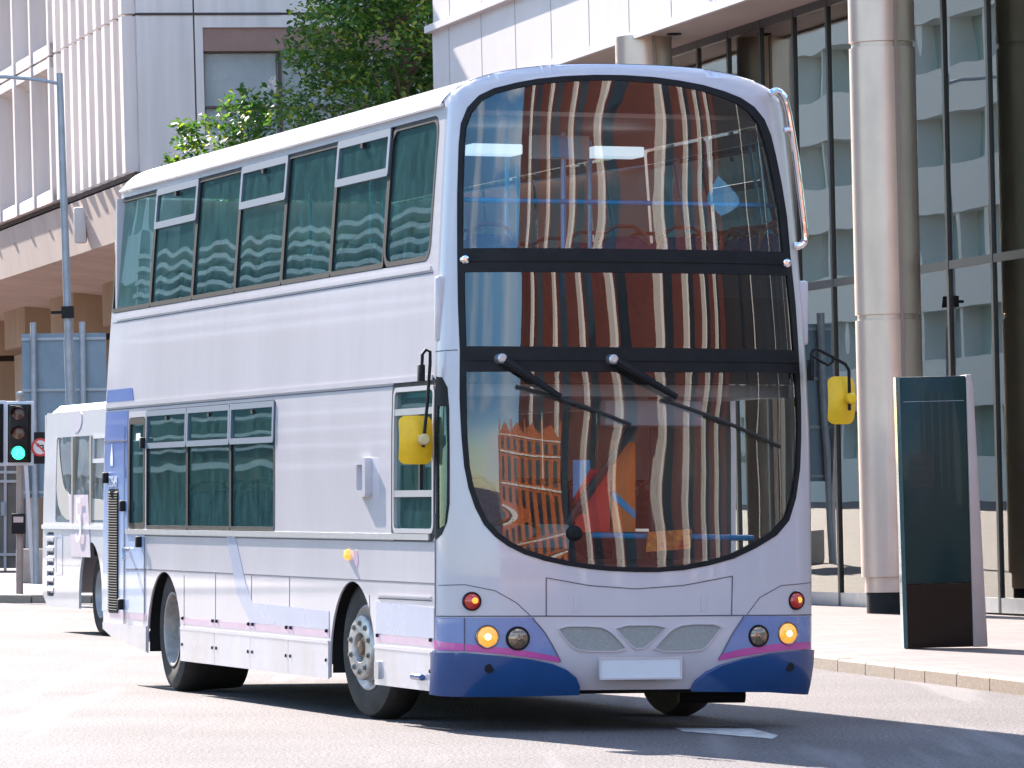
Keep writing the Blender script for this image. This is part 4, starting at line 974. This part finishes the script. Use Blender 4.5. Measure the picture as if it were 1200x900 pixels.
# face towards the camera
def rbox(mb, u0, u1, o0, o1, z0, z1):
    P = [e_st*u - d_st*o_ + Vector((0, 0, z)) for z in (z0, z1) for u, o_ in ((u0, o0), (u1, o0), (u1, o1), (u0, o1))]
    v = [mb.bm.verts.new(p) for p in P]
    for f in ((0,3,2,1),(4,5,6,7),(0,1,5,4),(1,2,6,5),(2,3,7,6),(3,0,4,7)): mb.bm.faces.new([v[i] for i in f])
ws, we = 1.32, 7.5
mb = MB()
for (z0, z1), (a0, a1) in zip(levels, ((8.75, 10.88), (11.75, 14.0), (14.9, 17))):
    rbox(mb, 0, ws, -.3, .0, z0, z1); rbox(mb, ws, we, -.3, 0, a1, z1); rbox(mb, ws, we, -.3, 0, z0, a0); rbox(mb, we, 14, -.3, 0, z0, z1)
rbox(mb, -.0, 14, -.4, -.02, 6.5, 8.0)
mb.build('end_wall', M_con, lb)
mb = MB(); rbox(mb, 0, 14, -.3, -.02, 11.12, 11.17); rbox(mb, 0, 14, -.3, -.02, 14.3, 14.35); rbox(mb, 1.13, 1.16, -.0, .004, 8.05, 17); rbox(mb, 0, 14, -.3, -.02, 7.98, 8.06); mb.build('floor_joint', M_joint, lb)
for a0, a1 in ((8.75, 10.88), (11.75, 14.0)):
    mb = MB(); rbox(mb, ws, we, -.28, -.05, a1-.46, a1); wn = mb.build('window', mat('brown_window_head', (.33, .20, .17), .6, var=.15, vscale=2), lb)
    for k in range(4):
        u = ws+k*1.55; mb = MB(); rbox(mb, u+.03, u+1.5, -.30, -.26, a0, a1-.5); mb.build('blind', mat('window_blind', (.82, .80, .80), .7, var=.12, vscale=2), wn)
        mb = MB(); rbox(mb, u, u+.05, -.26, -.18, a0, a1-.46); rbox(mb, u, u+1.55, -.26, -.18, a0+.55, a0+.6); mb.build('frame', mat('window_brown', (.12, .08, .07), .5), wn)
        mb = MB(); rbox(mb, u+.04, u+1.5, -.22, -.215, a0, a1-.5); mb.build('pane', glass('blind_glass', (.92, .94, .95), .01, gain=.4), wn, smooth=0)
mb = MB(); rbox(mb, -.0, 14, -3, -.35, 6.6, 17.4); mb.build('inner_core', M_cream, lb)

# ------------------------------------------------------------------ street tree
def pr_at(prof, z):
    for (z0, r0), (z1, r1) in zip(prof, prof[1:]):
        if z <= z1: return r0+(r1-r0)*max(0, min(1, (z-z0)/(z1-z0)))
    return prof[-1][1]
def tree(base, zc0, zc1, rx, ry, n, label, seed, dx=0, prof=()):
    rnd = random.Random(seed)
    root = empty('street_tree', base, label, 'tree')
    mb = MB(); H = zc1
    mb.tube([(0, 0, 0), (.05, 0, 2), (.0, .1, 4), (dx*.3, .05, 6.5), (dx*.6, 0, 9), (dx, 0, H*.85)], .24, 12, r2=.04)
    ends = []
    for k in range(26):
        z = rnd.uniform(4.2, H*.82); a_ = rnd.uniform(0, 6.28); f = math.sqrt(max(.05, 1-((z+1.2-(zc0+zc1)/2)/((zc1-zc0)/2))**2))
        rr_ = pr_at(prof, z+1)*.8; e_ = Vector((math.cos(a_)*rr_+dx*.5, math.sin(a_)*min(rr_, ry), z+rnd.uniform(.5, 1.8))); s_ = Vector((dx*z/H*.9, 0, z))
        mb.tube([s_, s_.lerp(e_, .5)+Vector((0, 0, .25)), e_], .07, 6, r2=.012)
    mb.build('trunk', mat('bark', (.10, .075, .055), .9, var=.4, vscale=8, bump=.5), root)
    clumps = []
    while len(clumps) < 300:
        x, y, z = rnd.uniform(-1, 1), rnd.uniform(-1, 1), rnd.uniform(-1, 1); q = x*x+y*y+z*z
        if x*x+y*y > 1 or (x*x+y*y < .10 and rnd.random() < .7): continue
        zz_ = (zc0+zc1)/2+z*(zc1-zc0)/2; rr_ = pr_at(prof, zz_)
        clumps.append((Vector((x*rr_+dx*.5, y*min(rr_, ry), zz_)), rnd.uniform(.26, .60)))
    # sprigs reaching out to the left, catching the sun
    for k in range(16): clumps.append((Vector((-prof[1][1]*rnd.uniform(.93, 1.10)+dx*.5, rnd.uniform(-.8, .3), rnd.uniform(7.4, 8.6))), rnd.uniform(.16, .30)))
    bm = bmesh.new(); 
    per = n//len(clumps)
    for c, r in clumps:
        for k in range(int(per*(r/.55)**2)+4):
            v = Vector((rnd.gauss(0, 1), rnd.gauss(0, 1), rnd.gauss(0, .7))).normalized()*r*rnd.random()**.4
            p = c+v; s_ = rnd.uniform(.038, .075); nrm = (Vector((rnd.gauss(0, .7), rnd.gauss(0, .7), 1))).normalized(); ax = nrm.cross(Vector((rnd.gauss(0, 1), rnd.gauss(0, 1), .2))).normalized(); ay = nrm.cross(ax)
            dr = Vector((0, 0, -s_*.35))
            pts_ = [p-ax*s_, p-ax*s_*.2+ay*s_*.62, p+ax*s_*.55+ay*s_*.5+dr*.4, p+ax*s_*1.15+dr, p+ax*s_*.55-ay*s_*.5+dr*.4, p-ax*s_*.2-ay*s_*.62]
            f = bm.faces.new([bm.verts.new(q_) for q_ in pts_]); f.material_index = rnd.choice((0, 0, 0, 1, 1, 2))
    me = bpy.data.meshes.new('crown'); bm.to_mesh(me); bm.free()
    for nm, cl in (('leaf', (.035, .10, .028)), ('leaf_light', (.08, .17, .035)), ('leaf_yellow', (.20, .26, .045))):
        if nm not in MATS:
            m, t, b, o = nodes(nm); b.inputs['Base Color'].default_value = (*cl, 1); b.inputs['Roughness'].default_value = .5
            tl = t.nodes.new('ShaderNodeBsdfTranslucent'); tl.inputs[0].default_value = (cl[0]*2.4, cl[1]*2.2, cl[2], 1); ms = t.nodes.new('ShaderNodeMixShader'); ms.inputs[0].default_value = .35
            t.links.new(b.outputs[0], ms.inputs[1]); t.links.new(tl.outputs[0], ms.inputs[2]); t.links.new(ms.outputs[0], o.inputs['Surface']); MATS[nm] = m
        me.materials.append(MATS[nm])
    c_ = bpy.data.objects.new('crown', me); col.objects.link(c_); c_.parent = root
    return root
tree(Vector((-2.0, 94.8, PZ-.01)), 5.6, 14.0, 1.0, 2.3, 64000, 'leafy green street tree rising behind the roof of the double-decker bus', 3, dx=.0, prof=((5, 3.2), (7, 3.9), (8.5, 3.7), (9.0, 2.9), (9.6, 2.3), (10.5, 2.1), (14, 1.3)))
tree(Vector((-.6, 97.2, PZ-.01)), 6.0, 13.8, 1.0, 1.6, 24000, 'darker green tree half hidden by the white corner of the office building', 9, dx=.2, prof=((6, 2.4), (14, 1.9)))

# ------------------------------------------------------------------ street furniture on the left
# lamp post
D = 86; b0 = at(88, 700, D); b0.z = PZ-.005; b0.x = (91-600)/FPX*D
lp = empty('street_lamp', b0, 'slim grey-blue street lamp with one short arm in front of the ribbed building', 'street lamp', rot=(0, -R(2.1), 0))
mb = MB(); mb.tube([(0, 0, 0), (0, 0, 4.2)], .085, 16); mb.tube([(0, 0, 4.2), (0, 0, 8.68)], .068, 16, r2=.055); mb.build('pole', M_galv, lp)
mb = MB(); mb.tube([(0, 0, 8.5), (-.35, 0, 8.58), (-.9, 0, 8.65), (-1.25, 0, 8.66)], .03, 10); mb.build('arm', M_galv, lp)
MB().lathe([(-.35, .02), (-.33, .08), (0, .10), (.25, .09), (.32, .03)], (-1.5, 0, 8.66), (1, 0, -.03), 16).build('lamp_head', mat('lamp_head', (.36, .33, .33), .5), lp)
MB().lathe([(0, .06), (.08, .06), (.14, .03), (.16, 0)], (-1.6, 0, 8.74), (0, 0, 1), 14).build('photocell', mat('lamp_white', (.6, .57, .57), .5), lp)
mb = MB(); mb.box((-.10, -.10, 4.55), (.10, .10, 4.75)).box((-.28, -.03, 4.63), (-.10, .03, 4.68)); mb.build('bracket', M_black, lp)
# backs of the big road sign
D = 92; s0 = at(76, 600, D); s0.z = PZ-.005
sg = empty('road_sign', s0, 'back of a large grey-blue road sign on two posts under the concrete building', 'road sign', rot=(0, -R(.8), 0))
x0, x1 = -.72, .80; zz0, zz1 = 1.55, 1.45+(597-398)*D/FPX
MB().box((x0, -.01, zz0), (x1, .02, zz1)).build('sign_plate', mat('sign_back', (.20, .27, .33), .5, metal=.3, var=.1), sg)
mb = MB()
for k in range(4): zq = zz0+.1+(zz1-zz0-.2)*k/3; mb.box((x0, -.05, zq-.025), (x1, -.01, zq+.025))
mb.build('channel', M_galv, sg)
for x in (-.50, .38): MB().tube([(x, -.10, 0), (x, -.10, zz1+.2)], .055, 12).build('post', M_galv, sg)
# traffic lights
def signal(px, D, label, lit=True, sign=True):
    b0 = at(px, 600, D); b0.z = PZ-.005
    t_ = empty('traffic_light', b0, label, 'traffic light', group=None)
    MB().tube([(0, 0, 0), (0, 0, 3.15)], .057, 14).build('pole', mat('signal_pole', (.36, .30, .28), .6, metal=.2, var=.2), t_)
    MB().lathe([(0, .065), (.04, .06), (.05, 0)], (0, 0, 3.15), (0, 0, 1), 14).build('pole_cap', M_galv, t_)
    zc = 1.45+(597-516.5)*D/FPX; hh = 1.02/2
    mb = MB(); mb.box((-.23, -.10, zc-hh), (.23, -.06, zc+hh)); mb.bevel(.015); bb = mb.build('backing_board', mat('white_board', (.62, .66, .72), .5), t_)
    mb = MB(); mb.box((-.185, -.14, zc-hh+.05), (.185, -.10, zc+hh-.05)).box((-.14, -.26, zc-hh+.07), (.14, -.14, zc+hh-.07)); mb.bevel(.012); hd = mb.build('signal_head', M_black, t_)
    for k, (nm, m_) in enumerate((('red_lamp', mat('dim_red', (.05, .012, .01), .2)), ('amber_lamp', mat('dim_amber', (.09, .03, .015), .2)), ('green_lamp', mat('lit_green', (.02, .7, .35), .2, emit=(.03, 1, .45), estr=1.3)))):
        z = zc+.31-.31*k; m2 = m_ if lit or k < 2 else MATS['dim_red']
        ln = MB().lathe([(0, .105), (.012, .10), (.02, .05), (.022, 0)], (0, -.262, z), (0, -1, 0), 28).build(nm, m2, hd)
        mb = MB(); n = 14
        for j in range(n):
            a0, a1 = math.pi*(j/n*1.1-.05), math.pi*((j+1)/n*1.1-.05)
            p = [(.115*math.cos(a0), .115*math.sin(a0)), (.115*math.cos(a1), .115*math.sin(a1))]
            mb.poly([(p[0][0], -.26, z+p[0][1]), (p[1][0], -.26, z+p[1][1]), (p[1][0]*.97, -.40, z+p[1][1]*.97-.005), (p[0][0]*.97, -.40, z+p[0][1]*.97-.005)])
        mb.build('hood', M_black, ln)
    return t_, zc
tl_, zc = signal(23.5, 81, 'traffic light showing green on a brown pole, with a round turn sign beside it')
mb = MB(); mb.box((.23, -.10, zc-.48), (.50, -.07, zc+.02)); mb.build('sign_box', M_black, tl_)
q = Vector((.33, -.11, zc-.22))
sn = MB().lathe([(0, .145), (.008, .145), (.010, .11)], q, (0, -1, 0), 32).build('turn_sign', mat('sign_red', (.65, .03, .03), .4), tl_)
MB().lathe([(.009, .112), (.010, 0)], q, (0, -1, 0), 32).build('sign_face', mat('sign_white', (.75, .72, .72), .4), sn)
mb = MB(); y_ = q.y-.014; mb.poly([(q.x+.035, y_, q.z-.07), (q.x+.055, y_, q.z-.07), (q.x+.055, y_, q.z+.04), (q.x-.02, y_, q.z+.04), (q.x-.02, y_, q.z+.065), (q.x-.065, y_, q.z+.03), (q.x-.02, y_, q.z-.005), (q.x-.02, y_, q.z+.02), (q.x+.035, y_, q.z+.02)]); mb.build('arrow', M_black, sn)
mb = MB(); mb.prism([(q.x-.085, y_-.002, q.z+.065), (q.x-.065, y_-.002, q.z+.085), (q.x+.085, y_-.002, q.z-.065), (q.x+.065, y_-.002, q.z-.085)], (0, -.002, 0)); mb.build('slash', MATS['sign_red'], sn)
mb = MB(); mb.box((-.12, -.17, .95), (.10, -.04, 1.27)); mb.bevel(.01); pb = mb.build('push_button_box', M_black, tl_)
MB().box((-.085, -.178, 1.13), (.07, -.17, 1.22)).build('button_panel', mat('button_panel', (.55, .42, .40), .4), pb)
t2, _ = signal(-9, 80, 'second traffic light cut by the left edge of the picture', lit=False)
# service gate, planter block
D = 112; g0 = at(0, 600, D); g0.z = PZ-.005
gt = empty('service_gate', g0, 'grey metal service gate under the concrete building at the far left', 'gate')
MB().box((-1.6, .02, .05), (.62, .06, 2.8)).build('gate_panel', mat('gate_panel', (.20, .17, .16), .6, metal=.2, var=.2), gt)
mb = MB()
for x in (-1.6, -.5, .12, .60): mb.box((x-.03, -.03, 0), (x+.03, .02, 2.9))
for z in (.35, 1.95, 2.15, 2.75): mb.box((-1.6, -.05, z-.03), (.36, .0, z+.03))
mb.build('gate_frame', mat('gate_rail', (.42, .42, .44), .5, metal=.4), gt)
MB().box((.03, -.08, 1.2), (.12, -.03, 1.5)).build('lock_box', M_galv, gt)
D = 93; g0 = at(37, 688, D); g0.z = PZ-.005
mb = MB(); mb.box((-.26, -.2, 0), (.26, .2, .62)); mb.bevel(.02)
pb_ = mb.build('concrete_block', mat('block_concrete', (.46, .40, .36), .8, var=.2, vscale=4)); pb_.location = g0; tag(pb_, 'low square concrete block behind the pole of the green traffic light', 'bollard')
MB().box((-.02, -.1, .6), (.05, .0, 3.4)).build('white_post', M_panel, None)
wp_ = bpy.data.objects['white_post']; wp_.location = at(41, 600, 92).xy.to_3d()+Vector((0, 0, PZ-.6)); wp_.rotation_euler = (0, -R(3.5), 0); tag(wp_, 'thin white leaning post standing beside the low concrete block', 'post')

# ------------------------------------------------------------------ white single-deck bus behind
bA = Vector((-5.63, 61.4, 0)); bB = Vector((-4.84, 58.8, 0)); dirb = (bB-bA).normalized(); rightb = Vector((-dirb.y, dirb.x, 0))
ang = math.atan2(dirb.y, dirb.x)
b2 = empty('single_decker_bus', bA, 'white single-decker bus, tail partly hidden behind the double-decker', 'bus', rot=(0, 0, ang))
# local: x forward along bus, y to its left (away from us is +y)
Lb, Hb, Wb = 10.6, 2.72, 2.4
fx = 10.4; wx = 2.72
M_w2 = mat('second_bus_white', (.58, .57, .60), .3, coat=.5, var=.08, vscale=1)
def S2(u, v): return Vector((u, .04*max(0, (v-1.2)/1.6)**2, v))
sgn = 1 if rightb.x > 0 else -1
wins = rrect(.75, 9.8, 1.30, 2.30, .06)
ol = [(0, .45), (.3, .30), (wx-.62, .30)] + [(wx-.62*math.cos(math.pi*k/14), .48+.6*math.sin(math.pi*k/14)) for k in range(15)] + [(wx+.62, .3), (Lb, .30), (Lb, Hb-.12), (.12, Hb-.12), (.05, 1.5)]
if sgn < 0:
    S2_ = S2; S2 = lambda u, v: Vector((u, -S2_(u, v).y, v))
louv = rrect(.27, .68, .42, 1.18, .04)
bd = sheet('body', S2, ol, [wins, louv], .3, M_w2, b2, thick=.03, flip=(sgn < 0))
yS = sgn
mb = MB(); mb.prism([(0, yS*.1, Hb-.13), (0, yS*.22, Hb-.03), (0, yS*.6, Hb), (0, yS*(Wb-.6), Hb), (0, yS*Wb, Hb-.15)], (Lb, 0, 0)); mb.box((.0, min(yS*.03, yS*Wb), .45), (.05, max(yS*.03, yS*Wb), Hb-.14)); mb.box((Lb-.05, min(yS*.03, yS*Wb), .45), (Lb, max(yS*.03, yS*Wb), Hb-.14)); mb.box((0, min(yS*(Wb-.05), yS*Wb), .45), (Lb, max(yS*(Wb-.05), yS*Wb), 1.4)); mb.box((0, min(yS*.7, yS*Wb), .4), (Lb, max(yS*.7, yS*Wb), .5)); mb.build('roof', M_w2, b2)
wn = sheet('window_band', S2, wins, [], .4, glass('second_bus_glass', (.55, .64, .58), .18, wave=.2, gain=.8, dirt_haze=.5), b2, off=-.01, flip=(sgn < 0))
for u in (1.75, 2.75, 3.9, 6.0, 7.8): MB().box((u-.035, -.012, 1.30), (u+.035, .03, 2.30)).build('window_pillar', mat('pillar_tan', (.40, .36, .30), .5), wn)
sheet('window_vinyl', S2, smooth_poly([(.78, 2.28), (.78, 1.33), (2.4, 1.33), (9.6, 1.33), (9.6, 1.4), (5.2, 1.5), (3.4, 1.55), (2.3, 1.6), (1.3, 1.6), (.95, 2.0), (.85, 2.28)], 2), [], .3, mat('vinyl_tan', (.45, .43, .40), .5), wn, off=-.004, thick=.003, flip=(sgn < 0))
hp_ = sheet('hopper_frame', S2, rrect(2.8, 3.85, 1.98, 2.30, .03), [rrect(2.86, 3.79, 2.03, 2.26, .02)], .3, mat('silver_frame', (.6, .6, .62), .4), wn, off=.012, thick=.02, flip=(sgn < 0))
lv = sheet('engine_louvre', S2, louv, [], .3, M_dark, b2, off=-.02, thick=.005, flip=(sgn < 0))
mb = MB()
for k in range(6):
    z = .46+k*.12; y_ = -yS*.03; mb.prism([(.28, yS*.02, z), (.28, y_*.3, z+.02), (.28, y_*.3, z+.06), (.28, yS*.02, z+.09)], (.39, 0, 0))
mb.build('louvre_blade', M_w2, lv)
sheet('moulding', S2, [(.04, 1.22), (Lb, 1.22), (Lb, 1.27), (.04, 1.27)], [], .4, mat('silver_moulding', (.7, .7, .72), .35), bd, off=.02, thick=.02, flip=(sgn < 0))
sheet('seam', S2, [(.9, .80), (wx-.6, .80), (wx-.6, .815), (.9, .815)], [], .4, M_fblue, bd, off=.004, thick=.002, flip=(sgn < 0))
sheet('access_flap', S2, rrect(.78, 1.18, .68, 1.15, .02), [rrect(.81, 1.15, .71, 1.12, .02)], .3, M_fblue, bd, off=.004, thick=.002, flip=(sgn < 0))
sheet('pink_panel', S2, [(1.7, .9), (2.75, .9), (2.6, 1.62), (1.5, 1.62)], [], .3, mat('washed_pink', (.64, .55, .60), .4), b2, off=.006, thick=.003, flip=(sgn < 0))
Mx = Matrix.Translation((2.2, -.03*yS, 1.30)) @ (Matrix(((1, 0, 0, 0), (0, 0, -1, 0), (0, 1, 0, 0), (0, 0, 0, 1))) if sgn > 0 else Matrix(((-1, 0, 0, 0), (0, 0, 1, 0), (0, 1, 0, 0), (0, 0, 0, 1))))
t5 = text('route_number', '5', .75, mat('pale_number', (.85, .85, .88), .4), b2, Mx @ Matrix.Diagonal((1.0, 1, 1, 1)))
em_ = smooth_poly([(1.6, 2.60), (1.55, 2.42), (1.85, 2.32), (2.15, 2.42), (2.1, 2.60)], 1)
sheet('round_emblem', S2, em_, [], .3, mat('emblem_lavender', (.47, .45, .52), .5), b2, off=.006, thick=.003, flip=(sgn < 0))
for u in (wx, wx): pass
w2 = MB().lathe([(-.26, .3), (-.26, .46), (-.2, .49), (-.05, .49), (0, .44), (.0, .32), (-.02, .28)], (wx, yS*.12, .48), (0, -yS, 0), 40).build('wheel', M_rub, b2)
MB().lathe([(-.02, .285), (.0, .28), (-.05, .25), (-.12, .22), (-.12, .12), (-.06, .10), (-.05, 0)], (wx, yS*.12, .48), (0, -yS, 0), 32).build('rim', mat('dusty_rim2', (.45, .44, .45), .5, metal=.3, var=.3), w2)
mb = MB(); mb.box((wx-.62, min(yS*.5, yS*.55), .3), (wx+.62, max(yS*.5, yS*.55), 1.1)); mb.build('wheel_housing', M_black, b2)
for k in range(5): MB().box((1.5+k*1.6, min(yS*.3, yS*1.1), .9), (1.6+k*1.6, max(yS*.3, yS*1.1), 1.75)).bevel(.03).build('seat', mat('seat_dim', (.10, .13, .20), .8), b2)

# ------------------------------------------------------------------ buildings behind the viewer, seen in the windscreen
def brick_mat(nm, c1_, c2_):
    m, t, b, o = nodes(nm); N = t.nodes; L = t.links; c = N.new('ShaderNodeTexCoord'); mp_ = N.new('ShaderNodeMapping'); mp_.inputs['Rotation'].default_value = (R(90), 0, 0)
    L.new(c.outputs['Object'], mp_.inputs['Vector']); br = N.new('ShaderNodeTexBrick'); br.inputs['Scale'].default_value = 1; br.inputs['Brick Width'].default_value = .5; br.inputs['Row Height'].default_value = .25; br.inputs['Mortar Size'].default_value = .015
    br.inputs['Color1'].default_value = (*c1_, 1); br.inputs['Color2'].default_value = (*c2_, 1); br.inputs['Mortar'].default_value = tuple(x*1.25 for x in c1_)+(1,); L.new(mp_.outputs[0], br.inputs['Vector']); L.new(br.outputs[0], b.inputs['Base Color']); b.inputs['Roughness'].default_value = .85
    return m
M_brick = brick_mat('brown_brick', (.12, .030, .022), (.09, .024, .018)); M_obrick = brick_mat('orange_brick', (.50, .14, .04), (.42, .11, .035))
M_fin = mat('pale_pilaster', (.74, .70, .64), .6)
bb_ = empty('brick_office_block', (17, -26, 0), 'dark red brick block with tall pale pilasters, standing behind the camera', 'building', rot=(0, 0, R(-8)))
MB().box((0, -12, 0), (74, 0, 30)).build('wall', M_brick, bb_)
G_bk = mat('dark_window_glass', (.02, .03, .04), .05, coat=1)
MB().box((66, 0, 0), (74, 95, 30)).build('sky_blocker_wing', mat('dark_sky_blocker', (.045, .04, .042), .7), bb_)  # unseen dark wing, added to keep sky reflections out of the windscreen's right end
for k in range(8): MB().box((k*8.2-.34, 0, 0), (k*8.2+.34, 1.5, 30)).build('pilaster', M_fin, bb_)
for k in range(1, 5): MB().box((65.2, k*22-.3, 0), (66, k*22+.3, 30)).build('pilaster', M_fin, bb_)  # pilasters on the added wing
for k in range(8): MB().box((k*8.2+2.2, .005, 1), (k*8.2+4.3, .06, 29)).build('window', G_bk, bb_, smooth=0)
for k in range(1, 9): MB().box((65.94, k*9.2+2.6, 1), (65.995, k*9.2+5.2, 29)).build('window', G_bk, bb_, smooth=0)  # window strips on the added wing
ob_ = empty('orange_brick_terrace', (3.0, -17, 0), 'orange brick gabled terrace with pale stone bands, beyond the camera', 'building', rot=(0, 0, R(-4)))
mb = MB(); mb.box((0, -7, 0), (20, 0, 7.2))
for k in range(4): mb.prism([(k*5, 0, 7.2), (k*5+5, 0, 7.2), (k*5+2.5, 0, 9.4)], (0, -7, 0))
mb.build('wall', M_obrick, ob_)
for k in range(8):
    for j in range(3): MB().box((.7+k*2.45, .0, .8+j*2.2), (1.8+k*2.45, .06, 2.3+j*2.2)).build('window', G_bk, ob_, smooth=0)
for z in (.2, 2.6, 4.8, 7.0): MB().box((-.05, .0, z), (20.05, .12, z+.18)).build('stone_band', M_fin, ob_)
for k in range(5): MB().box((k*5-.2, -.5, 6.9), (k*5+.2, -.1, 9.9)).build('chimney', M_obrick, ob_)
# unseen louvred block, added to show as ripples in the bus's side glass
cp = empty('louvred_reflection_block', (-40, 92, 0), 'dark unseen block with rows of pale horizontal louvres, added for ripples in the bus glass', 'building', rot=(0, 0, R(90+14.5)))
MB().box((-20, 1, 0), (30, 11, 30)).build('wall', mat('reflection_block_dark', (.05, .09, .09), .8), cp)
for zl_ in [2.4, 3.15, 3.9, 4.65]+[7.8+.42*k for k in range(8)]: MB().box((-20, 0, zl_), (30, .8, zl_+.15)).build('louvre', M_panel, cp)
# pale office across the street, seen in the curtain-wall glass
po = empty('pale_banded_offices', (-42, 96, 0), 'pale office block with long window bands, off to the left of the street', 'building', rot=(0, 0, R(90+14.5)))
MB().box((0, 1.0, 0), (110, 12, 26)).build('window_band', mat('band_glass', (.46, .60, .54), .3, coat=.5, var=.3, vscale=.3, stretch=(1, 1, .2)), po, smooth=0)
mb = MB()
for j in range(8): mb.box((0, 0, j*3.5), (110, 1.0, j*3.5+1.7))
for k in range(30): mb.box((k*3.6, .1, 0), (.4+k*3.6, 1.0, 26))
mb.build('spandrel', mat('pale_office_panel', (.84, .83, .78), .6), po)
po.location = (-42.5-.25*31, 96+.968*31-.5, 0)
